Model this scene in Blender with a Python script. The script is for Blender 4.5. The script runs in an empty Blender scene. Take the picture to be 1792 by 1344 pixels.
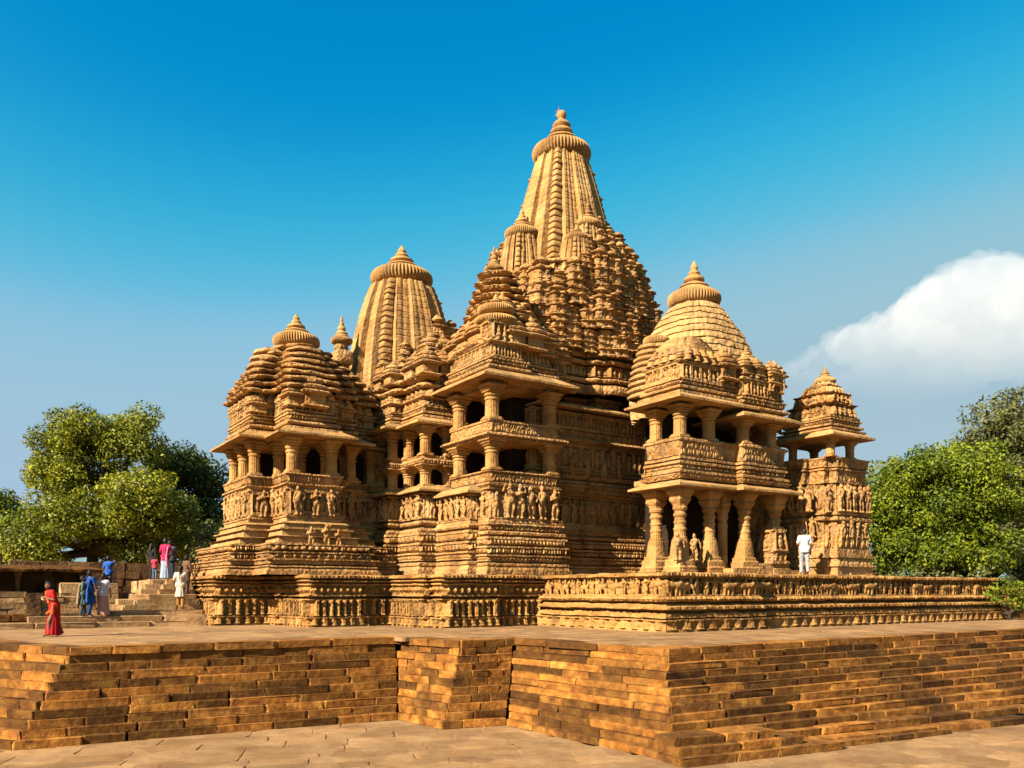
import bpy, bmesh, math, random
import numpy as np
from mathutils import Vector, Matrix, Quaternion
from mathutils.geometry import tessellate_polygon

rad = math.radians
SC = bpy.context.scene
COL = SC.collection
random.seed(7)
RNG = np.random.default_rng(11)

# ------------------------------------------------------------------ camera, sky, sun, exposure
EYE = 1.33            # metres above the terrace (terrace top is z = 0)
FPX = 1450.0          # focal length in pixels of the 1792 px wide photograph
HOR = 1036.0          # row of the horizon
cam = bpy.data.cameras.new('camera')
cam.sensor_width = 36.0
cam.lens = 36.0 * FPX / 1792.0
cam.shift_y = (HOR - 672.0) / 1792.0
cam.clip_start = 0.1
cam.clip_end = 20000
camo = bpy.data.objects.new('camera', cam)
COL.objects.link(camo)
camo.location = (0, 0, EYE)
camo.rotation_euler = (rad(90), 0, 0)
SC.camera = camo

SUN_H = Vector((-0.715, -0.70)).normalized()
SUN_EL = rad(33)
tosun = Vector((SUN_H.x * math.cos(SUN_EL), SUN_H.y * math.cos(SUN_EL), math.sin(SUN_EL)))
world = bpy.data.worlds.new('World')
SC.world = world
world.use_nodes = True
nt = world.node_tree
nt.nodes.clear()
wo = nt.nodes.new('ShaderNodeOutputWorld')
wb = nt.nodes.new('ShaderNodeBackground')
sky = nt.nodes.new('ShaderNodeTexSky')
sky.sky_type = 'NISHITA'
sky.sun_disc = False
sky.sun_elevation = SUN_EL
sky.sun_rotation = math.atan2(tosun.x, tosun.y)
sky.air_density = 1.0
sky.dust_density = 2.0
sky.ozone_density = 1.0
# colour grade of the whole sky: deep cyan aloft, pale towards the horizon
sca = nt.nodes.new('ShaderNodeMix'); sca.data_type = 'RGBA'; sca.blend_type = 'MULTIPLY'
sca.inputs[0].default_value = 1.0
sca.inputs[7].default_value = (0.2, 0.2, 0.2, 1)
cur = nt.nodes.new('ShaderNodeRGBCurve')
cur.mapping.extend = 'HORIZONTAL'
for ch, pts in ((0, ((0, 0), (.20, .0), (.224, .006), (.246, .022), (.274, .058), (.300, .115), (.366, .285), (.46, .345), (.56, .37), (1, .40))),
                (1, ((0, 0), (.30, .24), (.338, .285), (.374, .362), (.438, .465), (.538, .530), (.722, .53), (1, .54))),
                (2, ((0, 0), (.50, .57), (.562, .620), (.61, .656), (.686, .700), (.786, .70), (.858, .67), (1, .63)))):
    c_ = cur.mapping.curves[ch]
    c_.points[0].location = pts[0]; c_.points[1].location = pts[-1]
    for p_ in pts[1:-1]: c_.points.new(*p_)
cur.mapping.update()
scb = nt.nodes.new('ShaderNodeMix'); scb.data_type = 'RGBA'; scb.blend_type = 'MULTIPLY'
scb.inputs[0].default_value = 1.0
scb.inputs[7].default_value = (5, 5, 5, 1)
nt.links.new(sky.outputs[0], sca.inputs[6])
nt.links.new(sca.outputs[2], cur.inputs['Color'])
nt.links.new(cur.outputs[0], scb.inputs[6])
nt.links.new(scb.outputs[2], wb.inputs['Color'])
wb.inputs['Strength'].default_value = 0.060
nt.links.new(wb.outputs[0], wo.inputs['Surface'])

sl = bpy.data.lights.new('sun', 'SUN')
sl.energy = 5.0
sl.angle = rad(0.5)
sl.color = (1.0, 0.86, 0.66)
slo = bpy.data.objects.new('sun', sl)
COL.objects.link(slo)
slo.rotation_euler = (-tosun).to_track_quat('-Z', 'Y').to_euler()
slo.location = tosun * 80

SC.view_settings.view_transform = 'Standard'
SC.view_settings.look = 'None'
SC.view_settings.exposure = 1.78
SC.view_settings.gamma = 1.0
SC.view_settings.use_curve_mapping = False
SC.render.engine = 'CYCLES'
SC.cycles.use_denoising = True
SC.cycles.max_bounces = 6
SC.cycles.diffuse_bounces = 1
SC.cycles.volume_bounces = 8
SC.cycles.transparent_max_bounces = 8

# ------------------------------------------------------------------ coordinates
AX = np.array([0.832, 0.5548]); AX /= np.linalg.norm(AX)      # runs right and away
BX = np.array([-AX[1], AX[0]])                                # runs left and away
K0 = np.array([5.05, 27.2])                                   # front corner of the platform

def W(p, q):
    return K0 + p * AX + q * BX

def at(px, d):
    """plan point that is d metres deep and seen at photo column px"""
    return np.array([(px - 896.0) / FPX * d, d])

def zat(py, d):
    return EYE + (HOR - py) * d / FPX

def pq(w):
    d = np.asarray(w) - K0
    return np.array([d @ AX, d @ BX])

# ------------------------------------------------------------------ noise
def _hash(ix, iy, iz, seed):
    h = (ix.astype(np.int64) * 374761393 + iy.astype(np.int64) * 668265263 + iz.astype(np.int64) * 2147483647 + seed * 974634777) & 0xFFFFFFFF
    h = ((h ^ (h >> 13)) * 1274126177) & 0xFFFFFFFF
    h = h ^ (h >> 16)
    return (h & 0xFFFF) / 65535.0

def vnoise(P, seed=0):
    """value noise, P (...,3) -> -1..1"""
    f = np.floor(P)
    i = f.astype(np.int64)
    t = P - f
    t = t * t * (3 - 2 * t)
    r = 0
    for dx in (0, 1):
        for dy in (0, 1):
            for dz in (0, 1):
                w = (t[..., 0] if dx else 1 - t[..., 0]) * (t[..., 1] if dy else 1 - t[..., 1]) * (t[..., 2] if dz else 1 - t[..., 2])
                r = r + w * _hash(i[..., 0] + dx, i[..., 1] + dy, i[..., 2] + dz, seed)
    return r * 2 - 1

# ------------------------------------------------------------------ objects
def mesh_from(name, verts, faces, mat=None, smooth=False):
    me = bpy.data.meshes.new(name)
    me.from_pydata(verts if isinstance(verts, list) else verts.tolist(), [], faces if isinstance(faces, list) else faces.tolist())
    if mat is not None:
        me.materials.append(mat)
    if smooth:
        me.polygons.foreach_set('use_smooth', np.ones(len(me.polygons), dtype=bool))
    me.update()
    return me

def obj(name, me, parent=None, loc=None, rotz=0.0, scale=None):
    o = bpy.data.objects.new(name, me)
    COL.objects.link(o)
    if parent is not None:
        o.parent = parent
    if loc is not None:
        o.location = loc
    if rotz:
        o.rotation_euler = (0, 0, rotz)
    if scale is not None:
        o.scale = scale if hasattr(scale, '__len__') else (scale, scale, scale)
    return o

def tag(o, label, cat=None, group=None, kind=None):
    o['label'] = label
    if cat: o['category'] = cat
    if group: o['group'] = group
    if kind: o['kind'] = kind
    return o

def empty(name, loc=(0, 0, 0)):
    o = bpy.data.objects.new(name, None)
    COL.objects.link(o)
    o.location = loc
    o.empty_display_size = 0.3
    return o

# ------------------------------------------------------------------ materials
def nodes(name):
    m = bpy.data.materials.new(name)
    m.use_nodes = True
    t = m.node_tree
    b = t.nodes['Principled BSDF']
    return m, t, b

def N(t, kind, **kw):
    n = t.nodes.new(kind)
    for k, v in kw.items():
        if k in n.inputs:
            n.inputs[k].default_value = v
        else:
            setattr(n, k, v)
    return n

def ramp(t, stops, src):
    r = t.nodes.new('ShaderNodeValToRGB')
    e = r.color_ramp.elements
    while len(e) > 1:
        e.remove(e[-1])
    e[0].position = stops[0][0]
    c = stops[0][1]
    e[0].color = (*c, 1) if len(c) == 3 else c
    for p, c in stops[1:]:
        x = e.new(p)
        x.color = (*c, 1)
    t.links.new(src, r.inputs[0])
    return r.outputs[0]

def mix(t, fac, a, b, mode='MIX'):
    m = t.nodes.new('ShaderNodeMix')
    m.data_type = 'RGBA'
    m.blend_type = mode
    for s, v in ((m.inputs[0], fac), (m.inputs[6], a), (m.inputs[7], b)):
        if hasattr(v, 'is_linked') or isinstance(v, bpy.types.NodeSocket):
            t.links.new(v, s)
        elif isinstance(v, (int, float)):
            s.default_value = v
        else:
            s.default_value = (*v, 1) if len(v) == 3 else v
    return m.outputs[2]

KA = 0.57     # base colours below are written bright and scaled once, to real-world values
def kc(c): return tuple(KA * x for x in c)

def stone(name, c1, c2, c3, stain=(0.07, 0.04, 0.022), stain_amt=0.5, stain_lo=0.52, stain_hi=0.72, bump=0.5, carve=0.0, per_object=0.0, scale=0.7, rough=0.92, sfreq=(1.5, 1.5, 0.55), lichen=0.0):
    c1, c2, c3, stain = kc(c1), kc(c2), kc(c3), kc(stain)
    m, t, b = nodes(name)
    geo = N(t, 'ShaderNodeNewGeometry')
    n1 = N(t, 'ShaderNodeTexNoise', Scale=scale, Detail=7.0, Roughness=0.62)
    t.links.new(geo.outputs['Position'], n1.inputs['Vector'])
    col = ramp(t, [(0.28, c2), (0.5, c1), (0.72, c3)], n1.outputs['Fac'])
    # blocks of slightly different stone
    mp = N(t, 'ShaderNodeMapping')
    mp.inputs['Scale'].default_value = (1.1, 1.1, 2.6)
    t.links.new(geo.outputs['Position'], mp.inputs['Vector'])
    vo = N(t, 'ShaderNodeTexVoronoi', Scale=1.0)
    t.links.new(mp.outputs[0], vo.inputs['Vector'])
    sep = N(t, 'ShaderNodeSeparateColor')
    t.links.new(vo.outputs['Color'], sep.inputs[0])
    blk = ramp(t, [(0.0, (0.78, 0.74, 0.70)), (0.6, (1.0, 1.0, 1.0)), (1.0, (1.14, 1.10, 1.04))], sep.outputs[0])
    col = mix(t, 1.0, col, blk, 'MULTIPLY')
    if per_object:
        oi = N(t, 'ShaderNodeObjectInfo')
        po = ramp(t, [(0.0, (1 - per_object,) * 3), (0.30, (1 - per_object * .62,) * 3), (0.62, (1.0, 1.0, 1.0)), (1.0, (1 + per_object * .6, 1 + per_object * .5, 1 + per_object * .35))], oi.outputs['Random'])
        col = mix(t, 1.0, col, po, 'MULTIPLY')
    # dark weather stains running down
    mp2 = N(t, 'ShaderNodeMapping')
    mp2.inputs['Scale'].default_value = sfreq
    t.links.new(geo.outputs['Position'], mp2.inputs['Vector'])
    n2 = N(t, 'ShaderNodeTexNoise', Scale=1.0, Detail=9.0, Roughness=0.68)
    t.links.new(mp2.outputs[0], n2.inputs['Vector'])
    st = ramp(t, [(stain_lo, (0, 0, 0)), (stain_hi, (stain_amt,) * 3)], n2.outputs['Fac'])
    stm = N(t, 'ShaderNodeRGBToBW')
    t.links.new(st, stm.inputs[0])
    col = mix(t, stm.outputs[0], col, stain)
    if lichen:
        n5 = N(t, 'ShaderNodeTexNoise', Scale=1.9, Detail=10.0, Roughness=0.72)
        t.links.new(geo.outputs['Position'], n5.inputs['Vector'])
        li = ramp(t, [(0.53, (0, 0, 0)), (0.66, (lichen,) * 3)], n5.outputs['Fac'])
        lb = N(t, 'ShaderNodeRGBToBW')
        t.links.new(li, lb.inputs[0])
        col = mix(t, lb.outputs[0], col, kc((0.33, 0.26, 0.17)))
    # grain
    n3 = N(t, 'ShaderNodeTexNoise', Scale=22.0, Detail=4.0, Roughness=0.7)
    t.links.new(geo.outputs['Position'], n3.inputs['Vector'])
    gr = ramp(t, [(0.3, (0.80, 0.78, 0.76)), (0.7, (1.12, 1.12, 1.12))], n3.outputs['Fac'])
    col = mix(t, 1.0, col, gr, 'MULTIPLY')
    t.links.new(col, b.inputs['Base Color'])
    b.inputs['Roughness'].default_value = rough
    b.inputs['Specular IOR Level'].default_value = 0.15
    bp = N(t, 'ShaderNodeBump', Strength=bump, Distance=0.03)
    t.links.new(n3.outputs['Fac'], bp.inputs['Height'])
    last = bp
    if carve:
        v2 = N(t, 'ShaderNodeTexVoronoi', Scale=7.0)
        t.links.new(geo.outputs['Position'], v2.inputs['Vector'])
        n4 = N(t, 'ShaderNodeTexNoise', Scale=9.0, Detail=3.0, Roughness=0.55)
        t.links.new(geo.outputs['Position'], n4.inputs['Vector'])
        mm = N(t, 'ShaderNodeMath', operation='SUBTRACT')
        t.links.new(n4.outputs['Fac'], mm.inputs[0])
        t.links.new(v2.outputs['Distance'], mm.inputs[1])
        bp2 = N(t, 'ShaderNodeBump', Strength=carve, Distance=0.12)
        t.links.new(mm.outputs[0], bp2.inputs['Height'])
        t.links.new(bp.outputs[0], bp2.inputs['Normal'])
        last = bp2
    t.links.new(last.outputs[0], b.inputs['Normal'])
    return m

M = {}
G1, G2, G3 = (0.57, 0.318, 0.114), (0.43, 0.198, 0.056), (0.65, 0.392, 0.165)
M['carved'] = stone('carved_sandstone', G1, G2, G3, stain_amt=0.75, stain_lo=0.50, stain_hi=0.70, carve=0.5, lichen=0.55)
M['smooth'] = stone('dressed_sandstone', (0.57, 0.330, 0.118), (0.47, 0.235, 0.070), (0.65, 0.40, 0.165), stain=(0.16, 0.085, 0.04), stain_amt=0.75, stain_lo=0.50, stain_hi=0.72, carve=0.18, lichen=0.45)
M['column'] = stone('column_sandstone', (0.57, 0.315, 0.105), (0.45, 0.21, 0.058), (0.65, 0.385, 0.145), stain=(0.12, 0.06, 0.03), stain_amt=0.6, carve=0.25)
M['platform'] = stone('platform_sandstone', (0.53, 0.285, 0.084), (0.36, 0.155, 0.038), (0.63, 0.365, 0.125), stain_amt=0.7, stain_lo=0.48, stain_hi=0.66, carve=0.45)
M['wall'] = stone('wall_stone', (0.35, 0.148, 0.028), (0.16, 0.060, 0.012), (0.58, 0.29, 0.060), stain=(0.026, 0.013, 0.007), stain_amt=0.55, stain_lo=0.50, stain_hi=0.70, bump=0.7, carve=0.15, per_object=0.66, scale=3.0, sfreq=(3.0, 3.0, 2.2))
M['paving'] = stone('paving_stone', (0.43, 0.255, 0.115), (0.33, 0.18, 0.075), (0.52, 0.33, 0.16), stain=(0.19, 0.105, 0.05), stain_amt=0.55, stain_lo=0.48, stain_hi=0.7, bump=0.6, per_object=0.14, scale=1.2)
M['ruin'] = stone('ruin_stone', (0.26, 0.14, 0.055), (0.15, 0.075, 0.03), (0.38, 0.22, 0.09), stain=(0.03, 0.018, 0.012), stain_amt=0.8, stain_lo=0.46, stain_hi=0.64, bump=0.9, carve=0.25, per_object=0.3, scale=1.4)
M['inner'] = stone('painted_shade_stone', (0.040, 0.024, 0.014), (0.026, 0.016, 0.010), (0.06, 0.035, 0.018), stain=(0.02, 0.012, 0.01), stain_amt=0.8, carve=0.4)  # shade behind the columns painted into the colour: near-black interior walls
M['step'] = stone('step_stone', (0.58, 0.36, 0.17), (0.44, 0.25, 0.11), (0.68, 0.44, 0.22), stain=(0.10, 0.055, 0.03), stain_amt=0.6, bump=0.7, carve=0.15, per_object=0.25, scale=1.4)
M['pale'] = stone('repaired_plain_stone', (0.60, 0.37, 0.15), (0.50, 0.28, 0.10), (0.66, 0.43, 0.19), stain_amt=0.25, carve=0.06)

def plain(name, c, rough=0.8, var=0.25, scale=9.0, spec=0.2):
    c = kc(c)
    m, t, b = nodes(name)
    tc = N(t, 'ShaderNodeTexCoord')
    n = N(t, 'ShaderNodeTexNoise', Scale=scale, Detail=4.0)
    t.links.new(tc.outputs['Object'], n.inputs['Vector'])
    lo = tuple(x * (1 - var) for x in c); hi = tuple(min(1, x * (1 + var)) for x in c)
    t.links.new(ramp(t, [(0.3, lo), (0.7, hi)], n.outputs['Fac']), b.inputs['Base Color'])
    b.inputs['Roughness'].default_value = rough
    b.inputs['Specular IOR Level'].default_value = spec
    return m

def leafmat(name, c_lo, c_hi):
    c_lo, c_hi = kc(c_lo), kc(c_hi)
    m, t, b = nodes(name)
    at_ = N(t, 'ShaderNodeAttribute', attribute_name='tint')
    col = ramp(t, [(0.0, c_lo), (1.0, c_hi)], at_.outputs['Fac'])
    t.links.new(col, b.inputs['Base Color'])
    b.inputs['Roughness'].default_value = 0.55
    b.inputs['Specular IOR Level'].default_value = 0.25
    tr = N(t, 'ShaderNodeBsdfTranslucent')
    t.links.new(col, tr.inputs['Color'])
    ms = N(t, 'ShaderNodeMixShader')
    ms.inputs[0].default_value = 0.30
    out = t.nodes['Material Output']
    t.links.new(b.outputs[0], ms.inputs[1])
    t.links.new(tr.outputs[0], ms.inputs[2])
    t.links.new(ms.outputs[0], out.inputs['Surface'])
    return m

M['leaf'] = leafmat('leaf_yellow_green', (0.06, 0.085, 0.005), (0.46, 0.47, 0.014))
M['leaf_g'] = leafmat('leaf_fresh_green', (0.045, 0.090, 0.005), (0.36, 0.42, 0.014))
M['leaf_d'] = leafmat('leaf_dark_green', (0.030, 0.055, 0.006), (0.17, 0.22, 0.020))
M['leaf_s'] = leafmat('leaf_grey_green', (0.06, 0.075, 0.022), (0.32, 0.33, 0.10))
M['bark'] = plain('bark', (0.05, 0.035, 0.022), 0.95)
M['grass'] = plain('dry_grass_ground', (0.11, 0.10, 0.035), 0.95, 0.4, 0.4)
M['timber'] = plain('old_timber', (0.16, 0.09, 0.045), 0.9)
# ------------------------------------------------------------------ carved masonry engine
def relief(kind, s, v, L, h, rng, w):
    """height 0..1 of a carved pattern; s along the wall (m), v up the band 0..1"""
    n = max(1, int(round(L / w)))
    cw = L / n
    x = s / cw
    ci = np.clip(np.floor(x).astype(int), 0, n - 1)
    u = (x - ci)[None, :]
    V = v[:, None]
    r1 = rng.random(n)[ci][None, :]
    r2 = rng.random(n)[ci][None, :]
    def ell(cx, cy, rx, ry):
        return np.sqrt(np.clip(1 - ((u - cx) / rx) ** 2 - ((V - cy) / ry) ** 2, 0, 1))
    if kind == 'fig':
        sw = (r1 - 0.5) * 0.22
        g = ell(0.5 + sw, 0.86, 0.16, 0.11)
        g = np.maximum(g, 0.9 * ell(0.5 + sw * 0.5, 0.64, 0.26, 0.19))
        g = np.maximum(g, ell(0.5 - sw, 0.44, 0.25, 0.16))
        g = np.maximum(g, 0.8 * ell(0.38 - sw * 0.3, 0.20, 0.13, 0.26))
        g = np.maximum(g, 0.8 * ell(0.62 + sw * 0.6, 0.20, 0.13, 0.26))
        g = np.maximum(g, 0.55 * ell(0.2 + 0.6 * (r2 > .5), 0.6, 0.12, 0.30))
        return g + 0.45 * ((u < 0.07) | (u > 0.93))
    if kind == 'loz':
        return np.clip(1.15 - 1.3 * (np.abs(2 * u - 1) + np.abs(2 * V - 1)), 0, 1) + 0.25 * (np.abs(2 * V - 1) > 0.85)
    if kind == 'dent':
        return np.clip(1.6 - 4.5 * np.abs(u - 0.5), 0, 1) * np.clip(5 * (1 - np.abs(2 * V - 1)), 0, 1) * (0.75 + 0.25 * r1)
    if kind == 'lotus':
        return np.sqrt(np.clip(1 - (2 * u - 1) ** 2, 0, 1)) * (0.35 + 0.65 * np.sqrt(np.clip(1 - (2 * V - 1) ** 2, 0, 1)))
    if kind == 'scroll':
        a = np.sin(2 * math.pi * (u + V * 0.5) + 6.28 * r1) * np.sin(math.pi * V * 2.0)
        return 0.5 + 0.5 * a
    if kind == 'pil':      # pilasters of uneven width
        return np.clip(2.0 - 5.5 * np.abs(u - 0.5), 0, 1) * (0.65 + 0.35 * r1) + 0.2 * (V > 0.9) + 0.2 * (V < 0.07)
    if kind == 'panel':    # framed niche with something in it
        fr = ((u < 0.12) | (u > 0.88) | (V < 0.12) | (V > 0.88)) * 0.8
        return np.maximum(fr, 0.9 * np.maximum(ell(0.5, 0.38, 0.22, 0.3), ell(0.5, 0.72, 0.12, 0.12)))
    if kind == 'pillow':
        e = np.clip(1 - (2 * s / max(L, 1e-4) - 1) ** 2, 0, 1)[None, :]
        return np.sqrt(e) * np.ones_like(V)
    if kind == 'pillowcut':
        e = np.clip(1 - (2 * s / max(L, 1e-4) - 1) ** 2, 0, 1)[None, :]
        return np.sqrt(e) * (1.0 - 0.3 * (V < 0.25))
    if kind == 'kuta':     # row of little domed turrets
        top = 0.55 + 0.40 * np.sqrt(np.clip(1 - ((u - 0.5) / 0.42) ** 2, 0, 1)) * (0.7 + 0.3 * r1)
        body = (V < top) * np.sqrt(np.clip(1 - ((u - 0.5) / 0.48) ** 2, 0, 1))
        ring = 0.25 * (np.abs(V - 0.42) < 0.07)
        return body + ring * (np.abs(u - .5) < .46)
    if kind == 'lump':
        return np.clip(np.sqrt(np.clip(1 - (2 * u - 1) ** 2, 0, 1)) * np.sqrt(np.clip(1 - (2 * V - 1) ** 2, 0, 1)) * (0.6 + 0.5 * r1), 0, 1.2)
    return np.zeros((len(v), len(s)))

class Bd:
    """one moulding: height, outward offset at foot and head, profile, carved relief, scale about the centre"""
    def __init__(self, h, o0=0.0, o1=None, prof='flat', bulge=0.0, rel=None, amp=0.0, w=0.3, s0=None, s1=None):
        self.h, self.o0, self.o1 = h, o0, o0 if o1 is None else o1
        self.prof, self.bulge, self.rel, self.amp, self.w = prof, bulge, rel, amp, w
        self.s0, self.s1 = s0, s1

def carve(name, poly, bands, z0, mat, parent, center=None, res=0.05, top=True, bottom=False, seed=1, rough=0.012, z1=None, edge_rel=None, hidden=6, zres=None, undercut=.06):
    """sweep mouldings round a rectilinear plan (p,q) and carve them"""
    poly = [np.array(p, float) for p in poly]
    n = len(poly)
    if center is None:
        center = sum(poly) / n
    center = np.array(center, float)
    H = sum(b.h for b in bands)
    k = 1.0 if z1 is None else (z1 - z0) / H
    # undercut the narrow fillets between mouldings
    mo = [0.5 * (b.o0 + b.o1) + .5 * b.bulge for b in bands]
    cut = [0.0] * len(bands)
    for i_ in range(1, len(bands) - 1):
        if mo[i_] < mo[i_ - 1] - .03 and mo[i_] < mo[i_ + 1] - .03 and bands[i_].h * k < .14: cut[i_] = undercut
    Z, S, O, spans = [], [], [], []
    z = z0
    sc = 1.0
    zr = zres or res
    for b, ct_ in zip(bands, cut):
        h = b.h * k
        m = max(2, int(round(h / zr)) + 1)
        if b.prof == 'flat' and not b.rel and h < 0.5: m = 2
        v = np.linspace(0, 1, m)
        s0 = sc if b.s0 is None else b.s0
        s1 = s0 if b.s1 is None else b.s1
        if b.prof == 'torus':
            vv = 0.5 - 0.5 * np.cos(math.pi * v)
            v = vv
            o = b.o0 + (b.o1 - b.o0) * v + b.bulge * np.sqrt(np.clip(1 - (2 * v - 1) ** 2, 0, 1))
        elif b.prof == 'cyma':
            o = b.o0 + (b.o1 - b.o0) * (0.5 - 0.5 * np.cos(math.pi * v))
        elif b.prof == 'cap':    # cushion: round above, cut under
            o = b.o0 + (b.o1 - b.o0) * v + b.bulge * np.sqrt(np.clip(1 - v ** 2, 0, 1))
        else:
            o = b.o0 + (b.o1 - b.o0) * v
        o = o - ct_
        spans.append((len(Z), m, v, b, h, 0.5 * (s0 + s1)))
        Z += list(z + v * h)
        S += list(s0 + (s1 - s0) * v)
        O += list(o)
        z += h
        sc = s1
    Z, S, O = np.array(Z), np.array(S), np.array(O)
    R = len(Z)
    rng = np.random.default_rng(seed)
    nrm, mit = [], []
    for i in range(n):
        d = poly[(i + 1) % n] - poly[i]
        L = np.linalg.norm(d)
        nrm.append(np.array([d[1], -d[0]]) / L)
    for i in range(n):
        a, b_ = nrm[i - 1], nrm[i]
        mit.append(a + b_ if abs(a @ b_) < 0.5 else b_)
    V, F = [], []
    base = 0
    eyeq = pq((0, 0))
    for i in range(n):
        A, B = poly[i], poly[(i + 1) % n]
        L0 = np.linalg.norm(B - A)
        vis = (eyeq - A) @ nrm[i] > -1.5
        smean = float(np.mean(S))
        ns = max(2, int(math.ceil(L0 * max(smean, .3) / res))) if vis else max(1, min(hidden, int(L0 / 0.5)))
        t = np.linspace(0, 1, ns + 1)
        # tighten towards the corners
        line = A[None, :] + (B - A)[None, :] * t[:, None]
        mm = mit[i][None, :] * (1 - t)[:, None] + mit[(i + 1) % n][None, :] * t[:, None]
        P = center + S[:, None, None] * (line[None] - center) + O[:, None, None] * mm[None]
        if vis:
            rl = np.zeros((R, ns + 1))
            for (k0, m, v, b, h, sm) in spans:
                rel, amp, w = b.rel, b.amp, b.w
                if edge_rel is not None and b.rel == 'edge':
                    rel, amp, w = edge_rel(i, L0)
                if rel:
                    Lb = max(L0 * sm + 0.5 * (b.o0 + b.o1), 0.05)
                    rl[k0:k0 + m] = 1.6 * amp * relief(rel, t * Lb, v, Lb, h, rng, w)
            taper = np.clip(np.minimum(t, 1 - t) * L0 / 0.03, 0, 1)
            P = P + (rl * taper[None])[:, :, None] * nrm[i]
        P3 = np.empty((R, ns + 1, 3))
        wx = K0 + P[..., 0:1] * AX + P[..., 1:2] * BX
        P3[..., 0:2] = wx
        P3[..., 2] = Z[:, None]
        if vis and rough:
            q = P3.copy()
            nz = vnoise(q * 5.5, seed) * 0.6 + vnoise(q * 14.0, seed + 3) * 0.4
            dv = mm / np.maximum(np.linalg.norm(mm, axis=1), 1e-6)[:, None]
            dw = dv[:, 0:1] * AX + dv[:, 1:2] * BX
            P3[..., 0:2] += (rough * 1.6 * nz)[..., None] * dw[None]
            P3[..., 2] += rough * 1.2 * vnoise(q * 3.0 + 9.1, seed + 5)
        V.append(P3.reshape(-1, 3))
        idx = base + np.arange(R * (ns + 1)).reshape(R, ns + 1)
        F.append(np.stack([idx[:-1, :-1], idx[:-1, 1:], idx[1:, 1:], idx[1:, :-1]], axis=-1).reshape(-1, 4))
        base += R * (ns + 1)
    V = np.concatenate(V)
    F = np.concatenate(F).tolist()
    verts = V.tolist()
    for on, row in ((top, R - 1), (bottom, 0)):
        if not on: continue
        pts = []
        for i in range(n):
            pp = center + S[row] * (poly[i] - center) + O[row] * mit[i]
            w2 = K0 + pp[0] * AX + pp[1] * BX
            pts.append((w2[0], w2[1], Z[row]))
        b0 = len(verts)
        verts += pts
        for tri in tessellate_polygon([[Vector(p) for p in pts]]):
            F.append([b0 + x for x in (tri if row else tri[::-1])])
    me = mesh_from(name, verts, F, mat)
    return obj(name, me, parent)

def rect(p0, q0, p1, q1):
    return [(p0, q0), (p1, q0), (p1, q1), (p0, q1)]

def cross(p0, q0, p1, q1, steps):
    """rectangle whose corners are notched in steps: steps = [(along, depth), ...] from each corner inwards"""
    # corner notch at (p0,q0): walk from q-side to p-side
    def corner(sx, sy):
        pts = []
        x = sum(d for d in steps); pts_x = []
        return pts
    n = steps
    c = []
    # bottom side left to right, q = q0
    tot = [0]
    for d in n: tot.append(tot[-1] + d)
    k = len(n)
    # notch staircase points for corner (p0,q0), from the left side to the bottom side
    st = []
    for i in range(k + 1):
        st.append((tot[i], tot[k - i]))
        if i < k: st.append((tot[i + 1], tot[k - i]))
    # st runs from (0,tot) to (tot,0)
    c += [(p0 + x, q0 + y) for x, y in st]
    c += [(p1 - x, q0 + y) for x, y in reversed(st)]
    c += [(p1 - x, q1 - y) for x, y in st]
    c += [(p0 + x, q1 - y) for x, y in reversed(st)]
    return c

def ratha(h, corner=0.80, strips=((0.40, 0.90), (0.20, 1.0))):
    """square spire plan with projecting vertical strips; half size h"""
    side = [(-corner, corner)]
    for t, d in strips:
        side.append((-t - 0.10 if t > 0.3 else -t, side[-1][1]))
        x = side[-1][0]
        side.append((x, d))
    half = side
    full = half + [(-x, d) for x, d in reversed(half)]
    pts = []
    for rot in range(4):
        for (x, d) in full[:-1] if rot < 4 else full:
            # side with outward normal -q first, going +p
            px, py = x, -d
            for _ in range(rot): px, py = -py, px
            pts.append((px * h, py * h))
    return pts

def shift(poly, c):
    return [(p[0] + c[0], p[1] + c[1]) for p in poly]

def lathe(name, rows, n, mat, ribs=0, ribamp=0.0, smooth=True, cap=True):
    """rows: (r, z[, squareness[, rib]])"""
    V, F = [], []
    th = np.linspace(0, 2 * math.pi, n, endpoint=False)
    for row in rows:
        r, z = row[0], row[1]
        sq = row[2] if len(row) > 2 else 0.0
        rb = row[3] if len(row) > 3 else 0.0
        c, s = np.cos(th), np.sin(th)
        k = 1.0 / np.maximum(np.abs(c), np.abs(s))
        f = 1 + sq * (np.minimum(k, 1.36) - 1)
        if rb:
            f = f * (1 + rb * (np.abs(np.cos(th * ribs / 2)) - 0.6))
        V += [(r * f[i] * c[i], r * f[i] * s[i], z) for i in range(n)]
    R = len(rows)
    for k in range(R - 1):
        for i in range(n):
            j = (i + 1) % n
            F.append((k * n + i, k * n + j, (k + 1) * n + j, (k + 1) * n + i))
    if cap:
        F.append(tuple(range((R - 1) * n, R * n)))
        F.append(tuple(reversed(range(n))))
    me = mesh_from(name, V, F, mat)
    if smooth:
        me.polygons.foreach_set('use_smooth', np.ones(len(me.polygons), dtype=bool))
        try:
            me.set_sharp_from_angle(angle=rad(38))
        except Exception:
            pass
    return me

YAW = math.atan2(AX[1], AX[0])

# crowns: ribbed disc and finial, unit radius
def disc_rows(r, z, h):
    out = []
    for k in range(11):
        a = -math.pi / 2 + math.pi * k / 10
        out.append((r * (0.74 + 0.26 * math.cos(a)), z + h * 0.5 * (1 + math.sin(a)), 0, 0.07 if 1 < k < 9 else 0.03))
    return out

def make_crown_mesh(name, mat, ribs=54):
    return lathe(name, [(0.62, -0.35), (0.60, 0.0)] + disc_rows(1.0, 0.0, 0.55), 216, mat, ribs=ribs)

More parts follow.
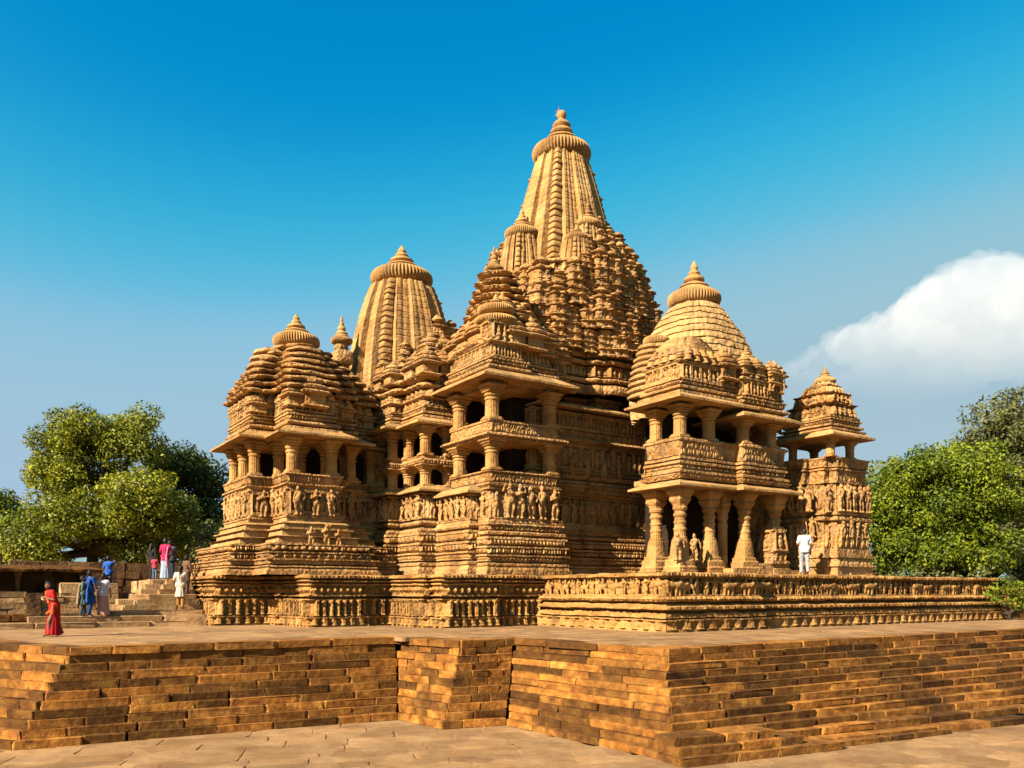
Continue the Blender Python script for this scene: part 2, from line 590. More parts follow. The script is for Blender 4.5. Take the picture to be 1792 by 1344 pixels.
def make_finial_mesh(name, mat, kind=0):
    rows = [(0.86, 0.0), (0.90, 0.06), (0.84, 0.14), (0.70, 0.20), (0.66, 0.24), (0.72, 0.28), (0.66, 0.36), (0.44, 0.42), (0.40, 0.50)]
    rows += [(0.46, 0.54), (0.50, 0.62), (0.46, 0.72), (0.36, 0.76), (0.33, 0.82)]
    if kind == 0:
        rows += [(0.38, 0.86), (0.40, 0.94), (0.32, 1.06), (0.18, 1.14), (0.14, 1.22), (0.19, 1.30), (0.22, 1.40), (0.19, 1.50), (0.10, 1.57), (0.02, 1.59)]
    else:
        rows += [(0.26, 0.86), (0.29, 0.94), (0.26, 1.02), (0.18, 1.06), (0.16, 1.14), (0.19, 1.22), (0.14, 1.34), (0.08, 1.44), (0.02, 1.56)]
    return lathe(name, rows, 28, mat)

ME = {}
ME['crown'] = make_crown_mesh('ribbed_crown', M['smooth'])
ME['finial'] = make_finial_mesh('finial', M['smooth'], 0)
ME['finial2'] = make_finial_mesh('finial', M['smooth'], 1)

def crown(parent, c, z, r, fin_h, kind=0, squash=1.0):
    """c is a plan point (p,q)"""
    w = W(*c)
    o = obj('ribbed_crown', ME['crown'], parent, (w[0], w[1], z), 0, (r, r, r * 1.0 * squash))
    f = obj('finial', ME['finial' if kind == 0 else 'finial2'], parent, (w[0], w[1], z + 0.53 * r * squash), 0, (r * .80, r * .80, fin_h * 1.06 / 1.59))
    return o, f

# small spires that cluster on the big ones
def mini_spire_mesh(name, mat, bands=6, seed=0, slim=1.0):
    """stacked cushions of rounded-square plan, shrinking to a ribbed cap and bead"""
    r = np.random.default_rng(seed)
    rows = [(1.10, -.7), (1.16, -.6), (1.06, -.48), (0.96, -.45), (0.94, -.10), (1.0, -.06), (1.14, 0.0), (1.12, .08), (.96, .12)]
    f = lambda v: 1 - .54 * v ** 1.5
    z = .14
    hs_ = 2.4 / bands
    for k in range(bands):
        a = f(k / bands); b = f((k + 1) / bands)
        rows += [(a * .88, z), (a * .92, z + hs_ * .05), (a * .90, z + hs_ * .25), (a * .93, z + hs_ * .45), (a * .90, z + hs_ * .56), (a * 1.08, z + hs_ * .62), (a * 1.12, z + hs_ * .70), (a * .98, z + hs_ * .76), (b * .92, z + hs_ * .78), (b * 1.04, z + hs_ * .84), (b * 1.02, z + hs_ * .92), (b * .88, z + hs_ * .97)]
        z += hs_
    rows += [(.44, 2.60), (.60, 2.66), (.68, 2.76), (.62, 2.86), (.46, 2.92), (.42, 2.98), (.34, 3.06), (.2, 3.10), (.2, 3.18), (.02, 3.28)]
    n = 40
    th = np.linspace(0, 2 * math.pi, n, endpoint=False)
    V, F = [], []
    for (rr_, z_) in rows:
        sq = .75 if z_ < 2.5 else 0.0
        k_ = np.minimum(1 / np.maximum(np.abs(np.cos(th)), np.abs(np.sin(th))), 1.30)
        rad_ = rr_ * (1 + sq * (k_ - 1))
        if z_ < 2.5:   # projecting centre rib on each face
            rib = np.abs(((th / (math.pi / 2) + .5) % 1) - .5) < .11
            rad_ = rad_ * np.where(rib, 1.13, 1.0)
        P = np.stack([rad_ * np.cos(th), rad_ * np.sin(th), np.full(n, z_)], 1)
        P[:, :2] *= (1 + .10 * vnoise(P * 3.3 + seed * 7, seed) + .09 * vnoise(P * 7.0, seed + 1))[:, None]
        P[:, :2] *= slim
        P[:, 2] += .03 * vnoise(P * 4.0 + 3, seed + 2)
        V += P.tolist()
    for k in range(len(rows) - 1):
        for i in range(n):
            j = (i + 1) % n
            F.append((k * n + i, k * n + j, (k + 1) * n + j, (k + 1) * n + i))
    return mesh_from(name, V, F, mat)

ME['mini'] = mini_spire_mesh('small_spire', M['carved'], 3, 1)
ME['mini2'] = mini_spire_mesh('small_spire', M['carved'], 2, 2, 1.1)
ME['mini3'] = mini_spire_mesh('small_spire', M['carved'], 4, 3, .95)

def kuta_mesh(name, mat):
    """stubby roofed turret: body, eaves, ribbed cap, bead"""
    rows = [(0.50, 0, .9), (0.56, .06, .9), (0.50, .12, .9), (0.42, .14, .9), (0.42, .50, .9), (0.46, .52, .9), (0.60, .56, .8), (0.62, .62, .8), (0.50, .70, .7), (0.46, .72, .6), (0.54, .76, .5), (0.55, .84, .5), (0.44, .92, .4), (0.36, .95, .2), (0.44, 1.0, 0), (0.45, 1.08, 0), (0.34, 1.16, 0), (0.18, 1.2, 0), (0.2, 1.28, 0), (0.1, 1.38, 0), (0.02, 1.5, 0)]
    return lathe(name, rows, 16, mat, smooth=False)
ME['kuta'] = kuta_mesh('roof_turret', M['carved'])

# columns -------------------------------------------------------------
def column_mesh(name, r, h, kind='short'):
    rows = []
    if kind == 'short':
        prof = [(1.30, 0, 1), (1.30, .05, 1), (1.18, .055, 1), (1.18, .10, .6), (1.0, .11, .25), (0.98, .30, .25), (0.96, .52, .25), (0.95, .56, .25),
                (1.10, .57, .1), (1.14, .60, .1), (1.08, .63, .1), (0.96, .635, .1), (0.98, .67, .1), (1.16, .68, .1), (1.22, .71, .1), (1.14, .74, .1),
                (1.00, .745, .5), (1.06, .76, .6), (1.26, .785, .8), (1.30, .80, .9), (1.16, .805, 1), (1.22, .825, 1), (1.44, .855, 1), (1.48, .87, 1), (1.30, .875, 1), (1.38, .90, 1), (1.64, .94, 1), (1.70, .955, 1), (1.70, 1.0, 1)]
    else:
        prof = [(2.25, 0, 1), (2.25, .04, 1), (2.05, .045, 1), (2.12, .075, 1), (1.92, .09, 1), (1.86, .095, 1), (1.88, .15, 1), (1.72, .165, 1), (1.60, .17, .9), (1.60, .20, .9), (1.44, .21, .6), (1.36, .30, .5), (1.22, .39, .4), (1.18, .40, .4),
                (1.12, .405, .2), (1.14, .425, .2), (0.98, .435, .1), (0.96, .50, .1), (1.06, .51, .1), (1.08, .53, .1), (0.92, .54, .1), (0.92, .585, .1), (1.04, .59, .1), (1.06, .61, .1), (0.90, .62, .1),
                (0.90, .66, .1), (1.06, .67, .1), (1.14, .69, .1), (0.94, .71, .1), (0.92, .735, .1), (1.12, .745, .1), (1.22, .77, .1), (1.06, .79, .3), (1.12, .815, .6), (1.34, .85, .9), (1.40, .87, 1), (1.28, .885, 1), (1.44, .91, 1), (1.72, .945, 1), (1.80, .965, 1), (1.80, 1.0, 1)]
    rows = [(r * a, h * b, c, 0.035 if c < .5 and b < .56 else 0.0) for a, b, c in prof]
    return lathe(name, rows, 32, M['column'], ribs=16, smooth=False)

COLS = {}
def column(parent, w, z0, z1, r=0.27, kind='short'):
    key = (round(r, 2), kind)
    if key not in COLS:
        COLS[key] = column_mesh('column', r, 1.0, kind)
    return obj('column', COLS[key], parent, (w[0], w[1], z0), YAW, (1, 1, z1 - z0))

# eaves: sloping stone slabs all round a plan ---------------------------
def eave(parent, poly, z, out, rise=0.28, thick=0.07, droop=0.10, name='eave', mat=None, seed=3):
    bands = [Bd(0.001, -0.25, out * 0.55), Bd(0.001, out * 0.55, out), Bd(thick, out, out), Bd(0.001, out, out - 0.03), Bd(rise * .5, out - 0.03, out * .45), Bd(rise * .5, out * .45, -0.05)]
    return carve(name, poly, bands, z, mat or M['smooth'], parent, res=0.18, zres=0.2, top=True, bottom=True, rough=0.010, seed=seed)
# ------------------------------------------------------------------ rounded figures (statues and people)
_SPH = {}
def _sphere(nu, nv):
    if (nu, nv) not in _SPH:
        V = [(0, 0, -1)]
        for j in range(1, nv):
            a = -math.pi / 2 + math.pi * j / nv
            for i in range(nu):
                b = 2 * math.pi * i / nu
                V.append((math.cos(a) * math.cos(b), math.cos(a) * math.sin(b), math.sin(a)))
        V.append((0, 0, 1))
        F = []
        for i in range(nu):
            F.append((0, 1 + (i + 1) % nu, 1 + i))
        for j in range(nv - 2):
            for i in range(nu):
                a = 1 + j * nu + i; b = 1 + j * nu + (i + 1) % nu
                F.append((a, b, b + nu, a + nu))
        e = len(V) - 1
        for i in range(nu):
            F.append((e, 1 + (nv - 2) * nu + i, 1 + (nv - 2) * nu + (i + 1) % nu))
        _SPH[(nu, nv)] = (np.array(V), F)
    return _SPH[(nu, nv)]

def caps_mesh(caps, nu=10, nv=8):
    """union input: each cap = (p0, p1, r0, r1[, squash_y])"""
    V, F = [], []
    for c in caps:
        p0, p1, r0, r1 = np.array(c[0], float), np.array(c[1], float), c[2], c[3]
        sq = c[4] if len(c) > 4 else 1.0
        S, SF = _sphere(nu, nv)
        d = p1 - p0
        L = np.linalg.norm(d)
        if L < 1e-6:
            d = np.array([0, 0, 1.0]); L = 0
        else:
            d = d / L
        x = np.cross(d, [0, 1, 0]) if abs(d[1]) < 0.9 else np.cross(d, [1, 0, 0])
        x /= np.linalg.norm(x)
        y = np.cross(d, x)
        up = S[:, 2] > 1e-9
        r = np.where(up, r1, r0)[:, None]
        P = (S[:, 0:1] * x + S[:, 1:2] * y + S[:, 2:3] * d) * r
        if sq != 1.0:
            P[:, 1] *= sq
        P = P + np.where(up[:, None], p1, p0)
        b = len(V)
        V += P.tolist()
        F += [tuple(i + b for i in f) for f in SF]
    return V, F

def blob(name, caps, voxel, mat, smooth=2):
    """one continuous skin round all capsules"""
    V, F = caps_mesh(caps)
    me = mesh_from(name + '_raw', V, F)
    o = bpy.data.objects.new('tmp', me)
    COL.objects.link(o)
    m = o.modifiers.new('r', 'REMESH')
    m.mode = 'VOXEL'
    m.voxel_size = voxel
    if smooth:
        s = o.modifiers.new('s', 'SMOOTH')
        s.factor = 0.5
        s.iterations = smooth
    dg = bpy.context.evaluated_depsgraph_get()
    out = bpy.data.meshes.new_from_object(o.evaluated_get(dg))
    out.name = name
    bpy.data.objects.remove(o)
    bpy.data.meshes.remove(me)
    out.materials.clear()
    out.materials.append(mat)
    out.polygons.foreach_set('use_smooth', np.ones(len(out.polygons), dtype=bool))
    return out

def statue_caps(k):
    """tribhanga figures about 1 m tall, front is -y"""
    r = random.Random(50 + k)
    s = 1 if k % 2 else -1
    hip = (0.05 * s, 0, 0.50); ch = (-0.02 * s, -0.01, 0.70); nk = (0.0, 0, 0.80); hd = (0.03 * s, -0.02, 0.885)
    C = [(hip, hip, .115, .115), (hip, ch, .085, .10), (ch, nk, .10, .05), (hd, hd, .072, .072), (hd, (hd[0], .01, .97), .06, .035)]
    for x in (-1, 1):
        hx = (hip[0] + x * .06, 0, .47)
        kn = (x * .08 + .03 * s * (x == s), -.05 if x == s else -.02, .26)
        ft = (x * .06, -.01, .03)
        C += [(hx, kn, .075, .055), (kn, ft, .052, .035), (ft, (x * .07, -.08, .02), .035, .03)]
        sh = (ch[0] + x * .12, 0, .75)
        mode = (k + (x > 0) * 2) % 4
        if mode == 0: el, ha = (ch[0] + x * .20, -.03, .62), (ch[0] + x * .13, -.10, .52)
        elif mode == 1: el, ha = (ch[0] + x * .22, -.02, .72), (ch[0] + x * .17, -.06, .90)
        elif mode == 2: el, ha = (ch[0] + x * .18, -.02, .60), (ch[0] + x * .20, -.02, .44)
        else: el, ha = (ch[0] + x * .17, -.06, .62), (ch[0] + x * .04, -.13, .68)
        C += [(sh, el, .042, .036), (el, ha, .035, .030), (ha, ha, .036, .036)]
        if k in (1, 3, 4):
            b = (ch[0] + x * .05, -.085, .70)
            C += [(b, b, .045, .045)]
    C += [((-.13, .03, .0), (.13, .03, .0), .05, .05), ((0, .06, .1), (0, .06, .8), .09, .06)]
    return C

STAT = [blob('statue', statue_caps(k), 0.026, M['carved'], 1) for k in range(6)]
def lump_fig(k):
    """worn procession figures of the low frieze: walkers, riders, elephants"""
    C = []
    if k == 0:
        C = statue_caps(2)
    elif k == 1:
        C = statue_caps(5) + [((.2, 0, .1), (.2, 0, .85), .05, .05)]
    elif k == 2:   # elephant, side on
        C = [((-.28, 0, .52), (.2, 0, .55), .22, .20), ((.42, -.03, .62), (.42, -.03, .62), .15, .15), ((.52, -.05, .55), (.58, -.05, .12), .07, .035),
             ((-.34, -.05, .4), (-.34, -.05, .03), .09, .08), ((-.12, -.08, .35), (-.12, -.08, .03), .08, .08), ((.14, -.08, .35), (.14, -.08, .03), .08, .08), ((.28, -.02, .4), (.30, -.02, .03), .08, .075),
             ((.34, -.12, .62), (.34, -.12, .52), .09, .05), ((0, -.03, .80), (0, -.03, .9), .08, .06), ((0, -.03, 1.0), (0, -.03, 1.0), .06, .06)]
    else:          # horse and rider
        C = [((-.2, 0, .48), (.15, 0, .5), .14, .13), ((.22, -.02, .55), (.32, -.03, .78), .09, .06), ((.32, -.03, .8), (.44, -.03, .72), .065, .04),
             ((-.26, -.03, .4), (-.3, -.03, .03), .055, .04), ((-.14, -.06, .4), (-.1, -.06, .03), .055, .04), ((.12, -.06, .4), (.2, -.06, .03), .055, .04), ((.2, 0, .4), (.26, -.02, .05), .055, .04),
             ((-.02, -.02, .62), (0, -.02, .86), .08, .085), ((.02, -.03, .97), (.02, -.03, .97), .06, .06), ((-.02, -.1, .6), (.06, -.14, .36), .05, .035)]
    return C
FRZ = [blob('frieze_figure', lump_fig(k), 0.032, M['platform'], 1) for k in range(4)]

N_DIR = {'p': -1, 'q': -1}
def face_yaw(nrm):
    """yaw that turns a figure's front (-y) towards plan normal nrm (p,q)"""
    w = nrm[0] * AX + nrm[1] * BX
    return math.atan2(w[1], w[0]) + math.pi / 2

def row_of(parent, meshes, name, a, b, nrm, z, h, spacing, off=0.0, jit=0.1, seed=0, skip=0.0, wide=1.0):
    r = random.Random(seed)
    a, b = np.array(a, float), np.array(b, float)
    L = np.linalg.norm(b - a)
    n = max(1, int(L / spacing))
    for i in range(n):
        if r.random() < skip: continue
        t = (i + .5) / n + (r.random() - .5) * jit * spacing / L
        c = a + (b - a) * t + np.array(nrm) * off
        w = W(*c)
        k = r.randrange(len(meshes))
        s = h * (0.92 + 0.14 * r.random())
        obj(name, meshes[k], parent, (w[0], w[1], z), face_yaw(nrm) + (r.random() - .5) * .3, (s * wide, s * wide, s))

# ------------------------------------------------------------------ moulding sets
def low_base(o=0.0):
    """plinth mouldings from the platform up"""
    return [Bd(.16, o + .34), Bd(.10, o + .30, o + .24, 'flat'), Bd(.12, o + .20, None, 'torus', .08), Bd(.05, o + .12), Bd(.17, o + .20, None, 'flat', 0, 'loz', .07, .17), Bd(.05, o + .30), Bd(.04, o + .12),
            Bd(.18, o + .17, None, 'flat', 0, 'dent', .09, .13), Bd(.06, o + .28), Bd(.05, o + .08), Bd(.18, o + .14, None, 'flat', 0, 'lotus', .08, .16), Bd(.07, o + .24, o + .20), Bd(.05, o + .06),
            Bd(.14, o + .10, None, 'torus', .10), Bd(.05, o + .04), Bd(.16, o + .06, None, 'flat', 0, 'scroll', .06, .12), Bd(.08, o + .16, o + .10)]

def fig_band(h, o=0.0, w=0.42):
    return [Bd(.06, o + .10), Bd(h, o - .04, None, 'flat', 0, 'fig', .13, w), Bd(.06, o + .06), Bd(.07, o + .12, o + .05)]

def rail_band(o=0.0, h=0.5):
    return [Bd(.06, o + .10), Bd(.05, o + .02), Bd(h * .62, o + .03, None, 'flat', 0, 'scroll', .05, .11), Bd(.05, o + .02), Bd(.09, o + .08, None, 'torus', .05), Bd(.03, o + .04)]

def cornice(o=0.0):
    """the ringed mouldings that sit on every eave"""
    return [Bd(.14, o + .06, None, 'torus', .10), Bd(.05, o - .06), Bd(.14, o + .0, None, 'torus', .10), Bd(.05, o - .10), Bd(.12, o - .04, None, 'flat', 0, 'dent', .05, .12), Bd(.06, o + .04), Bd(.05, o - .12)]

def tiers(n, s0, s1, h, bulge=.16, rel='pillow', amp=.14, power=1.25, w=.5):
    out = []
    for k in range(n):
        a = s0 + (s1 - s0) * (k / n) ** power
        b = s0 + (s1 - s0) * ((k + 1) / n) ** power
        out += [Bd(h * .62, 0, -.02, 'torus', bulge, rel, amp, w, s0=a, s1=a - (a - b) * .35), Bd(h * .10, -.06, -.10), Bd(h * .28, -.10, -.10, 'flat', 0, 'dent', .05, .16, s0=a - (a - b) * .5, s1=b)]
    return out

# ------------------------------------------------------------------ the temple
temple = empty('temple', (*W(2, 9), 2.0))
tag(temple, 'golden sandstone temple of carved halls, pillared balconies and ribbed curving spires on a platform', 'temple')
_tinv = Matrix.Translation(temple.location).inverted()
def part(o):
    """parent a world-space mesh to the temple without moving it"""
    o.parent = temple
    o.matrix_parent_inverse = _tinv
    return o
PZ = 2.0     # platform top

# ---- left pavilion -----------------------------------------------------
A0 = pq(at(505, 33.0))
def PA(lst): return shift(lst, A0)
planA = PA([(0, 0), (2.1, 0), (2.1, .95), (3.3, .95), (3.3, 1.75), (4.6, 1.75), (4.6, 5.2), (-1.0, 5.2), (-1.0, 1.75), (0, 1.75)])
cA = A0 + np.array([1.25, 2.7])
zA = lambda y, d=33.0: zat(y, d)
bw = low_base(.75)
pavA = part(carve('left_pavilion', planA, low_base(.95)[:7] + [Bd(.2, 1.0, None, 'flat', 0, 'fig', .10, .26), Bd(.06, 1.12), Bd(.05, .9), Bd(.22, .95, None, 'flat', 0, 'lump', .16, .2), Bd(.07, 1.1), Bd(.05, .8)], PZ, M['carved'], None, center=cA, z1=zA(951), seed=21))
tag(pavA, 'left pavilion with stepped plinth, statue panels, open pillars and cushion-tiered roof')
carve('plinth', planA, [Bd(.28, .62, .56), Bd(.03, .72, .5), Bd(.30, .40, .36), Bd(.05, .48), Bd(.24, .30, .26), Bd(.09, .34, .20, 'cyma'), Bd(.18, .12)], zA(951), M['smooth'], pavA, center=cA, z1=zA(905), seed=22)
carve('figure_band', planA, [Bd(.07, .16), Bd(.09, .08, None, 'flat', 0, 'scroll', .03, .2), Bd(1.0, 0, None, 'flat', 0, 'panel', .11, .5), Bd(.07, .12, .08), Bd(.12, .06, .16, 'cyma'), Bd(.06, .2)], zA(905), M['carved'], pavA, center=cA, z1=zA(845), seed=23)
carve('railing', planA, [Bd(.05, .05), Bd(.22, .03, .1, 'flat', 0, 'dent', .05, .10), Bd(.08, .14, None, 'torus', .04)], zA(845), M['carved'], pavA, center=cA, z1=zA(827), seed=24)
zc0, zc1 = zA(827), zA(765)
inA = shift([(0.2, .2), (1.9, .2), (1.9, 1.15), (3.1, 1.15), (3.1, 1.95), (4.4, 1.95), (4.4, 5.0), (-.8, 5.0), (-.8, 1.95), (.2, 1.95)], A0)
for c in ((.2, .2), (1.88, .2), (2.0, 1.15), (3.1, 1.15), (3.15, 1.95), (4.4, 1.95), (.2, 1.85), (-.78, 1.95), (-.78, 3.5), (-.78, 4.9), (4.4, 3.4)):
    column(pavA, W(*(A0 + np.array(c))), zc0, zc1 + .05, .22)
for c in ((1.2, 2.0),):
    column(pavA, W(*(A0 + np.array(c))), zc0, zc1 + .05, .22)
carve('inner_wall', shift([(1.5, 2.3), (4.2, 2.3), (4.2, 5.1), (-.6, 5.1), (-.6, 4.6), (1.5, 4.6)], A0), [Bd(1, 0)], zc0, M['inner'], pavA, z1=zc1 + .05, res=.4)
carve('beam', inA, [Bd(.14, -.12, -.12), Bd(.10, 0.0, .04)], zc1 + .02, M['carved'], pavA, center=cA, bottom=True, res=.2, seed=26)
eave(pavA, planA, zA(762), .62, .34, .08)
zr = zA(752)
carve('roof', planA, cornice(-.02) + [Bd(.34, -.10, -.12, 'flat', 0, 'panel', .09, .36), Bd(.09, -.02, None, 'torus', .05), Bd(.32, -.12, -.2, 'flat', 0, 'kuta', .12, .38)], zr, M['carved'], pavA, center=cA, z1=zA(674), seed=27)
carve('dome', planA, tiers(8, 1.0, .30, .30, .10, 'lump', .15, 1.55, .62), zA(676), M['carved'], pavA, center=cA, z1=zat(600, 35.2), seed=34, rough=.03)
crown(pavA, cA, zat(601, 35.2), .98, .95, 1)
for (x, y, hh, zz) in ((.35, .35, .8, .60), (1.75, .35, .62, .55), (-.7, 2.0, .62, .55), (-.7, 3.2, .62, .55), (2.9, 1.2, .62, .5), (4.2, 2.0, .6, .4), (1.05, .25, 1.0, .62), (3.6, 2.2, .6, 1.0)):
    w = W(*(A0 + np.array((x, y))))
    obj('roof_turret', ME['kuta'], pavA, (w[0], w[1], zr + zz + .35), YAW, hh * 1.05)
# niche on the roof's corner, projecting lobe of rounded layers
carve('roof_lobe', shift([(.15, .15), (1.7, .15), (1.7, 1.6), (.15, 1.6)], A0), tiers(7, 1.0, .52, .30, .08, 'pillow', .12, 1.6), zA(672), M['smooth'], pavA, center=A0 + np.array((1.1, 1.2)), z1=zat(604, 34), seed=28, rough=.03)
carve('roof_lobe', shift([(-.8, 2.1), (.4, 2.1), (.4, 3.5), (-.8, 3.5)], A0), tiers(7, 1.0, .52, .30, .08, 'pillow', .12, 1.6), zA(676), M['smooth'], pavA, center=A0 + np.array((.5, 2.8)), z1=zat(606, 35), seed=29, rough=.03)
zf = zA(903)
for (a, b, n, sp) in (((0, 0), (2.1, 0), (0, -1), .62), ((2.1, .95), (3.3, .95), (0, -1), .55), ((3.3, 1.75), (4.6, 1.75), (0, -1), .6), ((0, 1.75), (0, 0), (-1, 0), .55), ((-1, 5.2), (-1, 1.75), (-1, 0), .55), ((-1, 1.75), (0, 1.75), (0, -1), .6)):
    row_of(pavA, STAT, 'statue', np.array(a) + A0, np.array(b) + A0, n, zf + .07, 1.12, sp, .17, .1, seed=int(a[0] * 7 + 3))
for (p_, q_, hh) in ((1.2, -.95, 1.0), (.55, -1.0, .85), (1.7, -.95, .8)):
    w = W(*(A0 + np.array((p_, q_))))
    obj('statue', STAT[3], pavA, (w[0], w[1], zA(951) - .2), face_yaw((0, -1)), hh)
carve('link_wall', shift(rect(4.2, 2.4, 8.0, 5.0), A0), [Bd(1.2, 0, None, 'flat', 0, 'panel', .1, .5), Bd(.1, .1)] * 4, PZ, M['carved'], pavA, z1=zA(738), seed=35, res=.12)
# small finial turret behind the left pavilion
tw = pq(at(598, 39.0))
carve('rear_turret', shift(rect(-.45, -.45, .45, .45), tw), [Bd(1, 0, 0, 'flat', 0, 'panel', .1, .5)] + tiers(3, 1, .7, .5, .05, 'lump', .06), 8.0, M['carved'], pavA, center=tw, z1=zat(602, 39.0), seed=30)
crown(pavA, tw, zat(602, 39.0), .50, 1.05, 1)

# ---- second spire (behind) -------------------------------------------
cB = pq(at(703, 41.0))
def spire(name, c, h, z0, z1, curve, seed, mat=None, bandw=.34, grooves=True, label=None, corner=.80, strips=((.40, .90), (.20, 1.0))):
    """curve: list of (v, scale)"""
    bands = []
    nb = int((z1 - z0) / bandw)
    vs = np.linspace(0, 1, nb + 1)
    sc = np.interp(vs, [a for a, _ in curve], [b for _, b in curve])
    for k in range(nb):
        bands += [Bd(.80, 0, 0, 'flat', 0, 'edge', .05, .2, s0=sc[k], s1=sc[k] + (sc[k + 1] - sc[k]) * .8), Bd(.20, 0, 0, 'flat', 0, 'edge2', .05, .2, s0=sc[k] + (sc[k + 1] - sc[k]) * .8, s1=sc[k + 1])]
    return carve(name, shift(ratha(h, corner, strips), c), bands, z0, mat or M['smooth'], None, center=c, z1=z1, seed=seed, rough=.010)

def smooth_curve(pts, n=24):
    x = np.array([p[0] for p in pts]); y = np.array([p[1] for p in pts])
    k = min(3, len(pts) - 1)
    co = np.polyfit(x, y, k)
    v = np.linspace(0, 1, n)
    return list(zip(v, np.polyval(co, v)))

def build_spire(name, c, h, z0, z1, curve, seed, corner=.74, strips=((.44, .90), (.20, 1.0)), band=.30):
    """curved tower: banded corner strips, plain ridged strips between"""
    poly = ratha(h, corner, strips)
    n = len(poly)
    per = n // 4
    cv = smooth_curve(curve)
    vs = [a for a, _ in cv]; ss = [b for _, b in cv]
    nb = int((z1 - z0) / band)
    V, F = [], []
    P = np.array(poly)
    rng = np.random.default_rng(seed)
    eyeq = pq((0, 0))
    nr = []
    for i in range(n):
        d = P[(i + 1) % n] - P[i]
        nr.append(np.array([d[1], -d[0]]) / np.linalg.norm(d))
    zsub = 6
    Zs = np.linspace(0, 1, nb * zsub + 1)
    S = np.interp(Zs, vs, ss)
    ph = (Zs * nb) % 1.0
    base = 0
    for i in range(n):
        A, B = P[i], P[(i + 1) % n]
        L = np.linalg.norm(B - A)
        ns = max(2, int(L * .7 / .055))
        t = np.linspace(0, 1, ns + 1)
        line = A + (B - A) * t[:, None]
        is_corner = (i % per in (0, per - 1))
        big = L > .14 * h
        r = np.zeros((len(Zs), ns + 1))
        if is_corner:
            blk = np.where(ph < .14, -.035, np.where(ph > .86, -.01, .02)) + .015 * np.sin(ph * math.pi)
            third = ((Zs * nb).astype(int) % 4 == 3)
            blk = blk + np.where(third & (ph < .5), .06, 0)
            r += blk[:, None] * min(1.2, .5 + .3 * h)
            r += (.03 * np.sqrt(np.clip(1 - (2 * t - 1) ** 2, 0, 1)))[None]
        elif big:
            g = np.clip(np.abs(np.sin(math.pi * t * max(2, round(L / .36)))), 0, 1) ** .3
            r += (.09 * (g - 1))[None]
            r += np.where(ph < .09, -.022, 0)[:, None] + (rng.random(nb + 1)[(Zs * nb).astype(int)] * .018)[:, None]
        tp = np.clip(np.minimum(t, 1 - t) / .06, 0, 1)
        dirs = np.repeat(nr[i][None], ns + 1, 0)
        if is_corner:
            if i % per == 0:
                r = r * np.clip((1 - t) / .08, 0, 1)[None]
                dirs = dirs + nr[i - 1][None] * (1 - t)[:, None]
            else:
                r = r * np.clip(t / .08, 0, 1)[None]
                dirs = dirs + nr[(i + 1) % n][None] * t[:, None]
        else:
            r = r * tp[None]
        Q = np.array(c)[None, None] + S[:, None, None] * line[None] + r[:, :, None] * dirs[None]
        P3 = np.empty((len(Zs), ns + 1, 3))
        P3[..., :2] = K0 + Q[..., 0:1] * AX + Q[..., 1:2] * BX
        P3[..., 2] = (z0 + Zs * (z1 - z0))[:, None]
        nz = vnoise(P3 * 6, seed) * .012
        nw = nr[i][0] * AX + nr[i][1] * BX
        P3[..., :2] += nz[..., None] * nw * tp[None, :, None]
        V.append(P3.reshape(-1, 3))
        idx = base + np.arange(len(Zs) * (ns + 1)).reshape(len(Zs), ns + 1)
        F.append(np.stack([idx[:-1, :-1], idx[:-1, 1:], idx[1:, 1:], idx[1:, :-1]], -1).reshape(-1, 4))
        base += len(Zs) * (ns + 1)
    verts = np.concatenate(V).tolist()
    F = np.concatenate(F).tolist()
    b0 = len(verts)
    for p in P:
        w = K0 + (c[0] + S[-1] * p[0]) * AX + (c[1] + S[-1] * p[1]) * BX
        verts.append((w[0], w[1], z1))
    for tri in tessellate_polygon([[Vector(verts[b0 + i]) for i in range(n)]]):
        F.append([b0 + x for x in tri])
    return part(obj(name, mesh_from(name, verts, F, M['smooth'])))

zB = lambda y: zat(y, 41.0)
spB = build_spire('rear_spire', cB, 2.62, 8.5, zB(506), [(0, 1.06), (.25, 1.03), (.5, .96), (.75, .83), (1, .58)], 41, strips=((.46, .88), (.22, 1.0)))
tag(spB, 'second shorter ribbed spire rising behind the left pavilion')
crown(spB, cB, zB(503), 1.50, 1.30, 1, .9)
for (p_, q_, zz, s) in ((.9, -2.0, 640, .62), (-.2, -2.1, 660, .45), (.0, -2.35, 690, .4), (-1.7, -1.7, 690, .42), (2.0, -1.3, 620, .5), (-2.0, .4, 690, .45), (1.6, -2.4, 690, .4), (-.9, -2.2, 668, .38)):
    w = W(*(cB + np.array((p_, q_))))
    obj('small_spire', ME['mini'], spB, (w[0], w[1], zB(zz)), YAW, (s, s, s * 1.05))

# ---- middle hall: two-storey balcony facing the camera -------------------
C0 = pq(at(858, 32.2))
zC = lambda y: zat(y, 32.2)
planC = shift([(0, 0), (3.2, 0), (3.2, .9), (11.0, .9), (11.0, 8), (-.2, 8), (-.2, 3.3), (0, 3.3)], C0)
balC = shift(rect(0, 0, 3.2, 3.0), C0)
cC = C0 + np.array((1.5, 1.5))
halC = part(carve('middle_hall', planC, low_base(.10) + [Bd(.10, .22, .16)], PZ, M['carved'], None, z1=zC(908), seed=51))
tag(halC, 'middle hall with moulded base and two-storey pillared balcony')
carve('figure_band', planC, [Bd(.06, .18), Bd(1.05, -.02, None, 'flat', 0, 'fig', .10, .45), Bd(.06, .1), Bd(.10, .04, .14, 'cyma'), Bd(.06, .16)], zC(908), M['carved'], halC, z1=zC(845), seed=52)
row_of(halC, STAT, 'statue', C0 + (.5, 0), C0 + (3.2, 0), (0, -1), zC(907) + .05, 1.35, .52, .16, .2, 5)
